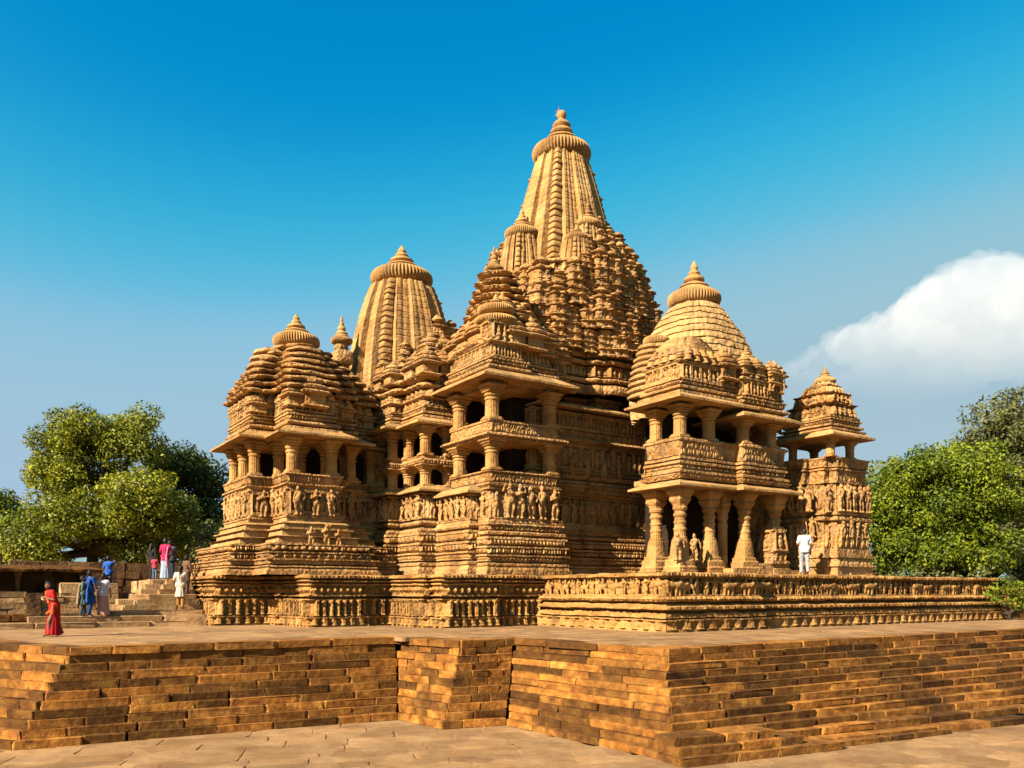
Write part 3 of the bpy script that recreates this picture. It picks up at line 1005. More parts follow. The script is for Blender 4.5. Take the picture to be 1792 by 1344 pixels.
row_of(halC, STAT, 'statue', C0 + (3.3, .9), C0 + (6.0, .9), (0, -1), zC(907) + .05, 1.05, .5, .14, .2, 6)
bayC = shift([(-.42, .75), (.6, .75), (.6, 3.3), (-.42, 3.3)], C0)
carve('side_bay', bayC, low_base(.06)[:14] + [Bd(.10, .16, .1)], PZ, M['carved'], halC, z1=zC(908), seed=151)
carve('figure_band', bayC, [Bd(.06, .14), Bd(1.0, -.02, None, 'flat', 0, 'fig', .10, .42), Bd(.08, .12, None, 'torus', .05)], zC(908), M['carved'], halC, z1=zC(862), seed=152)
eave(halC, bayC, zC(861), .36, .24, .08, seed=153)
row_of(halC, STAT, 'statue', C0 + (-.42, 3.2), C0 + (-.42, .8), (-1, 0), zC(907) + .05, 1.0, .45, .14, .2, 7)
row_of(halC, STAT, 'statue', C0 + (0, .7), C0 + (0, .1), (-1, 0), zC(907) + .05, 1.1, .5, .12, .2, 8)
carve('railing', balC, rail_band(-.02, .55), zC(845), M['carved'], halC, z1=zC(821), seed=53)
def balcony_columns(parent, o, w_, d_, z0, z1, r, extra=()):
    for c in ((.22, .22), (w_ - .22, .22), (.22, d_ - .22), (.22, d_ * .5)) + tuple(extra):
        column(parent, W(*(o + np.array(c))), z0, z1, r)
z1_, z2_ = zC(821), zC(768)
for c in ((.22, .22), (3.0, .22), (.22, 2.75)):
    column(halC, W(*(C0 + c)), z1_, z2_ + .03, .25)
carve('balcony_floor', balC, [Bd(.02, -.25, .18), Bd(.10, .20, .24, 'flat', 0, 'dent', .05, .16), Bd(.14, .34, .28, 'torus', .06), Bd(.04, .12), Bd(.05, .06), Bd(.40, .06, .02, 'flat', 0, 'scroll', .045, .10), Bd(.08, .10, None, 'torus', .04)], z2_, M['carved'], halC, z1=zC(733), bottom=True, seed=54)
z3_, z4_ = zC(733), zC(672)
for c in ((.22, .22), (3.0, .22), (.22, 2.75)):
    column(halC, W(*(C0 + c)), z3_, z4_ + .03, .26)
for zz0, zz1 in ((z1_, z2_), (z3_, z4_)):
    for c in ((1.2, 1.9),):
        column(halC, W(*(C0 + c)), zz0, zz1 + .03, .2)
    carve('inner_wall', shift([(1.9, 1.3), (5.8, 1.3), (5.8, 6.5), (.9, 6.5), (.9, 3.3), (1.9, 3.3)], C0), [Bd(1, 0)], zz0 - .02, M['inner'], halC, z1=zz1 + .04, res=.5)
carve('beam', balC, [Bd(.12, -.16), Bd(.12, -.04, .02)], z4_, M['carved'], halC, bottom=True, res=.2, seed=55)
eave(halC, shift([(0, 0), (3.2, 0), (3.2, 3.4), (0, 3.4)], C0), zC(664), .68, .40, .09)
# wall right of the balcony
planE = shift([(2.6, .8), (12.5, .8), (12.5, 6), (2.6, 6)], C0)
carve('side_wall', planE, [Bd(.22, .06, None, 'flat', 0, 'scroll', .06, .2), Bd(.06, .2), Bd(.20, .0, None, 'torus', .1), Bd(.05, .0), Bd(.22, .04, None, 'flat', 0, 'dent', .06, .2), Bd(.08, .2, .1),
      Bd(.06, .05), Bd(1.0, -.06, None, 'flat', 0, 'panel', .12, .62), Bd(.07, .14), Bd(.05, .24, .3), Bd(.12, .3, .1, 'cyma'), Bd(.30, .02, None, 'flat', 0, 'fig', .08, .3), Bd(.06, .12), Bd(.55, -.04, None, 'flat', 0, 'panel', .1, .42), Bd(.08, .10)],
      zC(845), M['carved'], halC, z1=zC(690), seed=56)
row_of(halC, STAT, 'statue', C0 + (3.3, .8), C0 + (7.6, .8), (0, -1), zC(815), 1.0, .72, .12, .2, 9)
eave(halC, shift(rect(3.0, .8, 8.6, 3), C0), zC(686), .45, .22, .07, seed=9)
# roof over the balcony: ringed cornice, niches, cushion tiers
zr = zC(655)
planCr = shift([(0, 0), (1.7, 0), (1.7, .18), (3.2, .18), (3.2, .9), (4.6, .9), (4.6, 4.6), (.18, 4.6), (.18, 3.2), (0, 3.2)], C0)
cCr = C0 + np.array((1.35, 1.85))
carve('roof', planCr, cornice(.06) + [Bd(.42, -.10, -.14, 'flat', 0, 'panel', .09, .34), Bd(.09, .0, None, 'torus', .06), Bd(.42, -.2, -.35, 'flat', 0, 'kuta', .16, .40)], zr, M['carved'], halC, center=cCr, z1=zC(568), seed=57)
carve('upper_roof', shift(cross(.5, .5, 3.3, 3.6, (.30, .28)), C0), tiers(9, 1.0, .20, .42, .14, 'lump', .20, 1.15, .42), zC(572), M['carved'], halC, center=cCr, z1=zat(476, 34.6), seed=58)
crown(halC, cCr, zat(478, 34.6), .40, .85, 1)
k = 0
for (x, y, hh, zz) in ((1.3, .35, .9, 1.3), (2.2, .4, 1.0, 1.25), (2.9, .5, .9, 1.15), (.4, 1.4, .95, 1.4), (.4, 2.3, .95, 1.35), (.5, 3.1, 1.0, 1.25), (1.2, 1.0, .9, 2.4), (1.9, .9, .8, 2.3), (.9, 1.9, .85, 2.4), (2.6, 1.2, .9, 2.0), (3.5, 1.2, .9, 1.6), (4.2, 1.2, .9, 1.5), (2.1, 1.5, .75, 3.0), (1.7, 1.9, .6, 3.7)):
    w = W(*(C0 + np.array((x, y))))
    obj('roof_turret', ME['kuta'], halC, (w[0], w[1], zr + zz), YAW, hh)
    k += 1
w = W(*(C0 + (.72, .72)))
obj('roof_crown', ME['crown'], halC, (w[0], w[1], zC(537)), 0, (.74, .74, .62))
obj('roof_crown', ME['crown'], halC, (w[0], w[1], zC(556)), 0, (.86, .86, .55))
obj('finial', ME['finial2'], halC, (w[0], w[1], zC(523)), 0, (.5, .5, .35))
carve('turret_drum', shift(rect(.15, .15, 1.3, 1.3), C0), [Bd(.1, .06), Bd(.5, 0, 0, 'flat', 0, 'panel', .1, .55), Bd(.1, .08, None, 'torus', .06)], zC(592), M['carved'], halC, z1=zC(553), seed=59)

# ---- side porch left of the middle hall -----------------------------------
D0 = pq(at(742, 34.6))
zD = lambda y: zat(y, 34.6)
planD = shift([(0, 0), (4, 0), (4, 4), (-.55, 4), (-.55, 2.0), (0, 2.0)], D0)
porD = part(carve('side_porch', planD, low_base(.22)[:12] + [Bd(.14, .25, .2, 'torus', .1), Bd(.08, .12), Bd(.14, .14, None, 'torus', .12), Bd(.05, .08)], PZ, M['carved'], None, z1=zD(908), seed=61))
tag(porD, 'narrow side porch with stacked dwarf pillars left of the balcony')
carve('figure_band', planD, [Bd(.06, .2), Bd(.9, .0, None, 'flat', 0, 'fig', .12, .4), Bd(.08, .2, None, 'torus', .05)], zD(908), M['carved'], porD, z1=zD(862), seed=62)
row_of(porD, STAT, 'statue', D0 + (0, 2.0), D0 + (0, 0), (-1, 0), zD(906), 1.0, .42, .18, .2, 11)
row_of(porD, STAT, 'statue', D0 + (0, 0), D0 + (1.6, 0), (0, -1), zD(906), 1.0, .42, .18, .2, 12)
row_of(porD, STAT, 'statue', D0 + (-.55, 4), D0 + (-.55, 2), (-1, 0), zD(906), 1.0, .45, .18, .2, 13)
eave(porD, planD, zD(861), .48, .26, .08, seed=12)
for c in ((.15, .15), (.15, 1.7), (1.2, .15), (-.4, 2.2), (-.4, 3.4)):
    column(porD, W(*(D0 + c)), zD(850), zD(812), .22)
carve('balcony_floor', shift([(0, 0), (2, 0), (2, 4), (-.5, 4), (-.5, 2.0), (0, 2.0)], D0), [Bd(.02, -.2, .1), Bd(.14, .12, .16, 'flat', 0, 'dent', .05, .14), Bd(.08, .2, .16), Bd(.14, .05, .05, 'flat', 0, 'scroll', .04, .1)], zD(812), M['carved'], porD, z1=zD(796), bottom=True, seed=63)
for c in ((.15, .15), (.15, 1.7), (1.2, .15), (-.4, 2.2), (-.4, 3.4)):
    column(porD, W(*(D0 + c)), zD(796), zD(745), .22)
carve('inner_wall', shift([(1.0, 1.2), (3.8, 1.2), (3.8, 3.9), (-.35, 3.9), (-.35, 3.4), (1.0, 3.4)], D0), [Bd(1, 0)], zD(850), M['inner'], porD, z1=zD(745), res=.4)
eave(porD, planD, zD(744), .60, .32, .09, seed=13)
cDr = D0 + np.array((.9, 1.8))
carve('roof', planD, cornice(.0) + [Bd(.30, -.12, -.16, 'flat', 0, 'panel', .09, .3), Bd(.08, .0, None, 'torus', .06), Bd(.4, -.2, -.3, 'flat', 0, 'kuta', .14, .34)] + tiers(4, .85, .4, .40, .14, 'lump', .12, 1.0, .45), zD(731), M['carved'], porD, center=cDr, z1=zD(610), seed=64)
for (x, y, hh, yy) in ((.3, .3, .9, 655), (.3, 1.4, .9, 655), (-.3, 2.3, .8, 660), (1.2, .4, .9, 650), (.9, 1.1, 1.0, 625), (-.25, 3.4, .8, 660)):
    w = W(*(D0 + np.array((x, y))))
    obj('roof_turret', ME['kuta'], porD, (w[0], w[1], zD(yy)), YAW, hh)
w = W(*(D0 + (1.1, .6)))
tD = D0 + np.array((1.4, .9))
carve('roof_tower', shift(rect(-.55, -.55, .55, .55), tD), [Bd(.3, .06), Bd(.7, 0, 0, 'flat', 0, 'panel', .08, .5), Bd(.1, .1, None, 'torus', .06), Bd(.4, -.08, -.12, 'flat', 0, 'kuta', .1, .36), Bd(.14, 0, None, 'torus', .08), Bd(.1, -.1), Bd(.14, -.08, None, 'torus', .08), Bd(.08, -.2)], zD(690), M['carved'], porD, z1=zD(585), seed=65)
crown(porD, tD, zD(588), .42, .35, 1)

# ---- main spire ----------------------------------------------------------
cS = np.array((4.87, 12.1))
DS = 40.0
zS = lambda y: zat(y, DS)
spS = build_spire('main_spire', cS, 3.15, zS(570), zS(281), [(0, .97), (.3, .83), (.59, .66), (.8, .52), (1, .375)], 71, strips=((.46, .88), (.22, 1.0)))
tag(spS, 'tallest central spire with banded corner ribs, ringed by clustered small spires')
crown(spS, cS, zS(287) + .05, 1.39, 1.70, 0, .95)
# stacked shoulders round the spire
def stack_band(n, h, curve, w=.5):
    out = []
    cv = smooth_curve(curve)
    x = [a for a, _ in cv]; y = [b for _, b in cv]
    for k in range(n):
        s0 = np.interp(k / n, x, y); s1 = np.interp((k + 1) / n, x, y)
        big = k % 3 == 1
        out += [Bd(.52 * h, .02, None, 'flat' if big else 'torus', .10, 'panel' if big else 'pillow', .10 if big else .12, .5, s0=s0, s1=s0 + (s1 - s0) * .5),
                Bd(.10 * h, -.08, None, s0=s0 + (s1 - s0) * .5, s1=s0 + (s1 - s0) * .6),
                Bd(.26 * h, .06, None, 'torus', .12, 'pillow', .10, .3, s0=s0 + (s1 - s0) * .6, s1=s0 + (s1 - s0) * .9),
                Bd(.12 * h, -.10, None, s0=s0 + (s1 - s0) * .9, s1=s1)]
    return out
shoulder = shift(ratha(3.95, .74, ((.52, .85), (.30, .93), (.14, 1.0))), cS)
carve('spire_shoulder', shoulder, stack_band(8, .5, [(0, 1.06), (.4, 1.02), (.75, .88), (1, .68)]), zat(700, 37.0), M['carved'], spS, center=cS, z1=zS(492), seed=72, res=.055)
def mini(par, c, z, s, sz=None, m='mini', name='small_spire'):
    w = W(*c)
    return obj(name, ME[m], par, (w[0], w[1], z), YAW, (s, s, sz or s))
# half spires leaning on the faces
def lean(c, h, z0, z1, seed, band=.24, cr=None, fh=.9, cv=((0, 1.05), (.4, .97), (.75, .84), (1, .64))):
    u = build_spire('leaning_spire', np.array(c), h, z0, z1, list(cv), seed, strips=((.46, .88), (.22, 1.0)), band=band)
    u.parent = spS; u.matrix_parent_inverse = Matrix.Identity(4)
    if cr: crown(spS, c, z1 - .03, cr, fh, 1)
lean(cS + (-2.45, -.2), 1.15, zS(600), zat(418, 38.4), 73, cr=.80, fh=1.0)
lean(cS + (-.95, -2.4), 1.0, zS(600), zat(432, 37.9), 74, cr=.60, fh=.5)
lean(cS + (2.1, -.6), 1.75, zS(640), zS(425), 75, band=.18, cv=((0, 1.1), (.4, .98), (.75, .75), (1, .45)))
lean(cS + (0.0, -2.0), .80, zS(560), zat(398, 38.2), 77, cr=.62, fh=.9)
r = random.Random(5)
# clustered small spires that step up the shoulder, on the faces towards the camera
for (lvl, hs, s, n) in ((648, 3.95, .50, 9), (610, 3.75, .50, 9), (572, 3.5, .50, 8), (535, 3.2, .48, 8), (500, 2.85, .44, 7), (468, 2.45, .40, 6), (440, 2.1, .34, 5)):
    for i in range(n):
        t = -0.95 + 1.9 * (i + .5) / n
        for f in (0, 1, 2):
            if f == 2 and i % 2: continue
            if f == 0 and lvl < 500 and t < .1: continue
            if f == 0 and lvl < 560 and t < -.5: continue
            if f == 1 and lvl < 560 and t < .4: continue
            pr = hs * (1.0 if abs(t) < .3 else .94 if abs(t) < .6 else .86)
            c = ((t * hs * .86, -pr), (-pr, t * hs * .86), (pr, t * hs * .86))[f]
            ss = s * (.85 + .35 * r.random())
            mini(spS, cS + np.array(c), zS(lvl + r.uniform(-8, 8)), ss, ss * r.uniform(.85, 1.05), r.choice(('mini', 'mini2', 'mini3')))
# body below the shoulder, hidden mostly
carve('sanctum_wall', shift(ratha(3.4, .76, ((.5, .86), (.2, 1.0))), cS), [Bd(1.0, 0, None, 'flat', 0, 'fig', .12, .45), Bd(.1, .12, None, 'torus', .1)] * 5, PZ, M['carved'], spS, center=cS, z1=zat(700, 37.0), seed=76, res=.12)

# ---- right porch: two storeys of open columns -------------------------------
F0 = pq(at(1190, 30.3))
zF = lambda y: zat(y, 30.3)
planF = shift([(0, 0), (3.0, 0), (3.0, -.32), (5.45, -.32), (5.45, 1.75), (0, 1.75)], F0)
frontF = shift(rect(0, 0, 3.0, 1.75), F0)
rightF = shift(rect(3.0, -.32, 5.45, 1.75), F0)
porF = part(carve('right_porch', planF, [Bd(.02, -.25, .1), Bd(.14, .12, .20, 'flat', 0, 'scroll', .04, .14), Bd(.06, .12), Bd(.14, .06, None, 'torus', .10), Bd(.06, .02), Bd(.14, .0, None, 'flat', 0, 'dent', .06, .12), Bd(.16, .0, None, 'torus', .12), Bd(.05, .0), Bd(.10, .06), Bd(.05, -.02),
      Bd(.52, -.02, .02, 'flat', 0, 'scroll', .05, .085), Bd(.14, .05, None, 'torus', .06), Bd(.03, .02)], zF(838), M['carved'], None, z1=zF(763), bottom=True, seed=81))
tag(porF, 'two-storey right porch on tall turned columns with a carved railing between storeys')
lowc = [(.26, .26), (1.78, .24), (.26, 1.52)]
for c in lowc + [(3.4, -.06), (5.2, -.06)]:
    column(porF, W(*(F0 + c)), PZ, zF(852), .215, 'tall')
column(porF, W(*(F0 + (2.75, .45))), PZ, zF(852), .17, 'short')
eave(porF, planF, zF(852), .52, .24, .08, seed=17)
zu0, zu1 = zF(763), zF(708)
for c in ((.24, .24), (1.75, .24), (.24, 1.5)):
    column(porF, W(*(F0 + c)), zu0, zu1 + .05, .22)
for c in ((3.3, -.08), (4.9, -.08), (4.9, 1.4)):
    column(porF, W(*(F0 + c)), zu0, zF(722) + .05, .22)
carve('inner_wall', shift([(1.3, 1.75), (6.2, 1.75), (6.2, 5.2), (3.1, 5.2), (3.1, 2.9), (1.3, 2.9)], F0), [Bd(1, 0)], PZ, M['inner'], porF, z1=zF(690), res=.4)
carve('storey_floor', shift(rect(.2, .3, 5.2, 2.7), F0), [Bd(.2, 0)], zF(838), M['carved'], porF, bottom=True, res=1)
eave(porF, frontF, zF(702), .62, .32, .08, seed=18)
eave(porF, rightF, zF(719), .56, .30, .08, seed=19)
# roof over the front bay
zr = zF(690)
cF = F0 + np.array((4.05, 3.2))
carve('roof', shift([(0, 0), (3.0, 0), (3.0, 1.9), (0, 1.9)], F0), cornice(.04)[:6] + [Bd(.50, -.06, -.08, 'flat', 0, 'panel', .10, .5), Bd(.10, .02, None, 'torus', .06), Bd(.55, -.15, -.4, 'flat', 0, 'kuta', .2, .42)], zr, M['carved'], porF, z1=zF(597), seed=82)
carve('roof', shift([(3.0, -.32), (5.45, -.32), (5.45, 1.9), (3.0, 1.9)], F0), cornice(.04) + [Bd(.45, -.06, -.08, 'flat', 0, 'panel', .10, .42), Bd(.10, .02, None, 'torus', .06), Bd(.55, -.2, -.55, 'flat', 0, 'kuta', .2, .4)], zF(712), M['carved'], porF, z1=zF(606), seed=83)
cF2 = F0 + np.array((4.3, .62))
carve('roof_neck', shift(rect(-.62, -.62, .62, .62), cF2), [Bd(.3, 0, 0, 'flat', 0, 'kuta', .1, .4), Bd(.2, -.05, -.2, 'torus', .08)], zF(622), M['carved'], porF, z1=zF(604), seed=84)
crown(porF, cF2, zF(606), .52, .58, 1)
# plain pyramid with rounded lobe
dome = shift(cross(-2.2, -2.2, 2.2, 2.2, (.40, .36)), cF)
def dsc(v): return 1.0 - .62 * v ** 1.6
nd = 10
carve('dome', dome, [Bd(1.0, 0, 0, 'flat', 0, 'kuta', .15, .5)] + [b for k in range(nd) for b in (Bd(.15, 0, -.01, 'torus', .012, 'pillow', .10, .5, s0=dsc(k / nd), s1=dsc((k + .85) / nd)), Bd(.03, -.012, -.008, s0=dsc((k + .85) / nd), s1=dsc((k + 1) / nd)))], zF(690), M['pale'], porF, center=cF, z1=zat(535, 34.9), seed=85, rough=.035, undercut=0)
crown(porF, cF, zat(537, 35.1), 1.10, 1.35, 1)
lobe = F0 + np.array((1.55, 1.3))
carve('ribbed_lobe', shift(cross(-1.15, -1.0, 1.25, 1.2, (.35,)), lobe), [b for k in range(11) for b in (Bd(.09, 0, 0, 'torus', .06, 'pillow', .12, .5, s0=1.0 - .60 * (k / 11) ** 2.0, s1=1.0 - .60 * (k / 11) ** 2.0), Bd(.04, -.03, -.03, s1=1.0 - .60 * ((k + 1) / 11) ** 2.0))], zF(625), M['smooth'], porF, center=lobe, z1=zF(570), seed=86)
lob2 = F0 + np.array((1.25, 2.55))
carve('ribbed_lobe', shift(rect(-.72, -.72, .72, .72), lob2), [b for k in range(9) for b in (Bd(.10, 0, 0, 'torus', .06, 'pillow', .2, .5, s0=1.0 - .55 * (k / 9) ** 2.0, s1=1.0 - .55 * (k / 9) ** 2.0), Bd(.04, -.03, -.03, s1=1.0 - .55 * ((k + 1) / 9) ** 2.0))], zF(670), M['smooth'], porF, center=lob2, z1=zat(583, 31.5), seed=87)
w = W(*lob2); obj('roof_crown', ME['crown'], porF, (w[0], w[1], zat(583, 31.5)), 0, (.52, .52, .6))
for (x, y, hh, yy) in ((.35, .3, .75, 640), (1.0, .25, .8, 640), (2.45, .2, 1.35, 655), (2.7, .35, 1.1, 640), (.25, 1.0, .75, 642), (3.3, -.1, .85, 640), (5.1, -.1, 1.1, 652), (4.7, -.2, 1.0, 650), (4.0, -.15, .8, 640), (5.25, .6, .9, 650), (1.7, .25, .8, 640)):
    w = W(*(F0 + np.array((x, y))))
    obj('roof_turret', ME['kuta'], porF, (w[0], w[1], zF(yy - 4)), YAW, hh * .68)
row_of(porF, STAT, 'statue', F0 + (1.9, -.02), F0 + (2.9, -.02), (0, -1), zF(655), .95, .5, .12, .1, 15)
row_of(porF, STAT, 'statue', F0 + (4.2, -.34), F0 + (5.4, -.34), (0, -1), zF(660), .95, .5, .12, .1, 16)
# side connection towards the right tower
carve('link_wall', shift(rect(5.3, 1.3, 6.9, 5.0), F0), [Bd(1.2, 0, None, 'flat', 0, 'fig', .12, .4), Bd(.1, .1, None, 'torus', .1)] * 3 + [Bd(.4, 0, 0, 'flat', 0, 'dent', .08, .2), Bd(.1, .2)], PZ, M['carved'], porF, z1=zF(705), seed=88, res=.07)
# seats, pedestals and loose stones on the porch floor
for (x, y, a, b, z0_, z1_) in ((2.0, -.75, 4.2, -.25, 0, .22), (4.25, -.8, 5.7, -.2, 0, .20), (2.9, -.45, 4.0, .2, .22, .46), (4.1, -.4, 5.6, .1, .20, .44), (1.35, -.15, 2.2, .5, 0, .42)):
    carve('porch_slab', shift(rect(x, y, a, b), F0), [Bd(1, 0)], PZ + z0_, M['smooth'], porF, z1=PZ + z1_, res=.12, rough=.02, seed=int(x * 10))
sh = F0 + np.array((5.0, -.12))
carve('miniature_shrine', shift(rect(-.42, -.35, .42, .35), sh), [Bd(.10, .08), Bd(.3, 0, 0, 'flat', 0, 'fig', .06, .25), Bd(.06, .07), Bd(.7, 0, 0, 'flat', 0, 'panel', .10, .7, s0=1, s1=.72), Bd(.08, .10), Bd(.12, 0, None, 'torus', .08, s0=.7, s1=.5), Bd(.2, 0, 0, s0=.5, s1=.3)], PZ + .44, M['carved'], porF, z1=zF(900), seed=89)
for s in (-1, 1):
    w = W(*(F0 + np.array((.22 + s * .42, -.12))))
    obj('statue', STAT[0], porF, (w[0], w[1], PZ + .5), face_yaw((-.5, -1)), 1.0)

# ---- right tower with open lantern ------------------------------------------
T0 = pq(at(1456, 32.7))
zT = lambda y: zat(y, 32.7)
planT = shift([(0, 0), (2.7, 0), (2.7, 2.7), (0, 2.7)], T0)
planT = shift([(0, .35), (.35, .35), (.35, 0), (2.6, 0), (2.6, 2.7), (-.35, 2.7), (-.35, 1.1), (0, 1.1)], T0)
cT = T0 + np.array((1.25, 1.3))
towT = part(carve('right_tower', planT, [Bd(.25, .06), Bd(.06, .14), Bd(.2, .04, 0, 'flat', 0, 'scroll', .04, .2), Bd(.06, .1), Bd(.2, .0), Bd(.05, -.06), Bd(.75, -.08, -.10, 'flat', 0, 'fig', .10, .36), Bd(.12, .0, None, 'torus', .07), Bd(.05, -.08)], PZ, M['carved'], None, center=cT, z1=zT(900), seed=91))
tag(towT, 'tapering right tower with sculpted sides and an open pillared lantern')
carve('upper_stage', planT, [Bd(.12, -.04, None, 'torus', .06), Bd(.1, -.1), Bd(1.0, -.10, -.14, 'flat', 0, 'fig', .14, .34, s0=.98, s1=.95), Bd(.08, -.02), Bd(.4, -.10, -.08, 'flat', 0, 'scroll', .03, .25), Bd(.07, .0), Bd(.05, -.08), Bd(.30, -.06, -.02, 'flat', 0, 'pil', .05, .12), Bd(.06, .04)], zT(900), M['carved'], towT, center=cT, z1=zT(797), seed=92)
row_of(towT, STAT, 'statue', T0 + (0.0, .35), T0 + (.35, .35), (0, -1), zT(895), 1.1, .3, .06, .1, 21)
row_of(towT, STAT, 'statue', T0 + (.35, 0), T0 + (2.5, 0), (0, -1), zT(893), 1.1, .36, .04, .1, 22)
row_of(towT, STAT, 'statue', T0 + (-.3, 2.6), T0 + (-.3, .6), (-1, 0), zT(893), 1.1, .38, .08, .1, 23)
row_of(towT, STAT, 'statue', T0 + (.4, 0), T0 + (2.5, 0), (0, -1), zT(938), .85, .42, .0, .1, 24)
row_of(towT, STAT, 'statue', T0 + (-.1, 2.4), T0 + (-.1, .5), (-1, 0), zT(938), .85, .42, .12, .1, 25)
for c in ((.25, .25), (1.6, .3), (.2, 2.0), (1.6, 2.0)):
    column(towT, W(*(T0 + c)), zT(797), zT(766) + .04, .16)
lantern = shift([(-.1, .0), (1.85, .0), (1.85, 2.3), (-.1, 2.3)], T0)
eave(towT, lantern, zT(764), .42, .28, .08, seed=23)
cL = T0 + np.array((.95, 1.0))
carve('roof', lantern, cornice(.02) + [Bd(.10, .0), Bd(.5, -.12, -.25, 'flat', 0, 'fig', .16, .34)] + [Bd(.12, -.1, None, 'torus', .08, 'lump', .1, .3, s0=.95, s1=.90), Bd(.4, -.12, -.12, 'flat', 0, 'fig', .14, .3, s0=.86, s1=.76), Bd(.1, -.06, None, 'torus', .08, 'lump', .08, .25, s0=.76, s1=.70), Bd(.32, -.1, -.1, 'flat', 0, 'fig', .12, .26, s0=.66, s1=.52), Bd(.1, -.05, None, 'torus', .07, s0=.50, s1=.44), Bd(.22, -.06, -.06, 'flat', 0, 'kuta', .08, .22, s0=.40, s1=.26)], zT(753), M['carved'], towT, center=cL, z1=zat(668, 34.0), seed=93)
crown(towT, cL, zat(672, 34.0), .42, .5, 1)
r = random.Random(8)
for i in range(9):
    t = r.random()
    f = i % 2
    d = r.random() * .7
    c = (.3 + d * .5 + t * (1.9 - d), .25 + d * .5) if f else (.25 + d * .5, .3 + d * .5 + t * (1.9 - d))
    w = W(*(T0 + np.array(c) * .86 + .06))
    obj('statue', STAT[r.randrange(6)], towT, (w[0], w[1], zT(708) + d * .9), face_yaw((0, -1) if f else (-1, 0)), .52)
# ------------------------------------------------------------------ platform under the temple
def under(o, e):
    o.parent = e
    o.matrix_parent_inverse = Matrix.Translation(e.location).inverted()
    return o

plat = empty('temple_platform', (*W(4, 6), 0))
tag(plat, 'high stone platform with carved pilasters and a procession frieze under the temple', 'platform')
planP = [(-10.9, 14.0), (-8.63, 14.0), (-8.63, 13.2), (-8.35, 13.2), (-8.35, 10.22), (-6.2, 10.22), (-6.2, 10.45), (-4.89, 10.45), (-4.89, 7.6), (-4.6, 7.6), (-4.6, 6.75), (-2.2, 6.75), (-2.2, 6.95), (1.0, 6.95), (1.0, 8.0), (9.0, 8.0), (9.0, 26), (-10.9, 26)]
mp_ = under(carve('pilastered_plinth', planP, [Bd(.08, .16), Bd(.26, .06, .04, 'flat', 0, 'pil', .12, .36), Bd(.05, .16), Bd(.05, .02), Bd(.60, -.10, -.10, 'flat', 0, 'pil', .20, .30), Bd(.04, .06), Bd(.10, -.16), Bd(.05, .10), Bd(.38, -.04, None, 'flat', 0, 'loz', .15, .28), Bd(.05, .10), Bd(.05, -.08), Bd(.10, .04, None, 'torus', .08, 'lotus', .04, .14), Bd(.04, -.02), Bd(.16, .06, None, 'torus', .10, 'lump', .05, .16)],
      0.0, M['platform'], None, z1=1.99, seed=101, rough=.016), plat)
planQ = [(0, 0), (4.4, 0), (4.4, .28), (22.2, .28), (22.2, 12), (0, 12)]
fp_ = under(carve('procession_plinth', planQ, [Bd(.10, .34), Bd(.30, .28, .26, 'flat', 0, 'pil', .08, .55), Bd(.04, .38), Bd(.06, .14), Bd(.13, .26, .24), Bd(.05, .12), Bd(.08, .02), Bd(.16, .22, None, 'torus', .06, 'lotus', .04, .3), Bd(.05, .10), Bd(.07, -.05), Bd(.22, .04, None, 'torus', .14, 'lump', .06, .22), Bd(.05, .08), Bd(.56, -.16, -.16, 'flat', 0, 'lump', .06, .3), Bd(.05, .0), Bd(.18, .0, None, 'torus', .12, 'lump', .06, .14)],
      0.0, M['platform'], None, z1=2.0, seed=102, rough=.022), plat)
zfr = 1.20
row_of(fp_, FRZ, 'frieze_figure', (0, 6.6), (0, .1), (-1, 0), zfr, .66, .36, .0, .3, 31, wide=1.15)
row_of(fp_, FRZ, 'frieze_figure', (.1, 0), (4.4, 0), (0, -1), zfr, .66, .36, .0, .3, 32, wide=1.15)
row_of(fp_, FRZ, 'frieze_figure', (4.5, .28), (21.8, .28), (0, -1), zfr, .66, .38, .0, .3, 33, wide=1.15)

# ------------------------------------------------------------------ terrace, plaza, far ground
def sheet(name, pts, z, mat, label=None):
    V = [(p[0], p[1], z) for p in pts]
    F = [list(t) for t in tessellate_polygon([[Vector(v) for v in V]])]
    o = obj(name, mesh_from(name, V, F, mat))
    o['kind'] = 'structure'
    return o

GZ = -2.25
# ground to the horizon
gv, gf = [], []
rr = [0, 20, 60, 150, 400, 1200, 4000, 9000]
for i, r_ in enumerate(rr):
    for k in range(48):
        a = 2 * math.pi * k / 48
        gv.append((r_ * math.cos(a), 20 + r_ * math.sin(a), GZ - .12 if r_ < 100 else -1.6 if r_ < 200 else -1.2))
for i in range(len(rr) - 1):
    for k in range(48):
        j = (k + 1) % 48
        gf.append((i * 48 + k, i * 48 + j, (i + 1) * 48 + j, (i + 1) * 48 + k) if i else (i * 48 + k, (i + 1) * 48 + j, (i + 1) * 48 + k))
g = obj('ground', mesh_from('ground', gv, gf, M['grass'])); g['kind'] = 'structure'

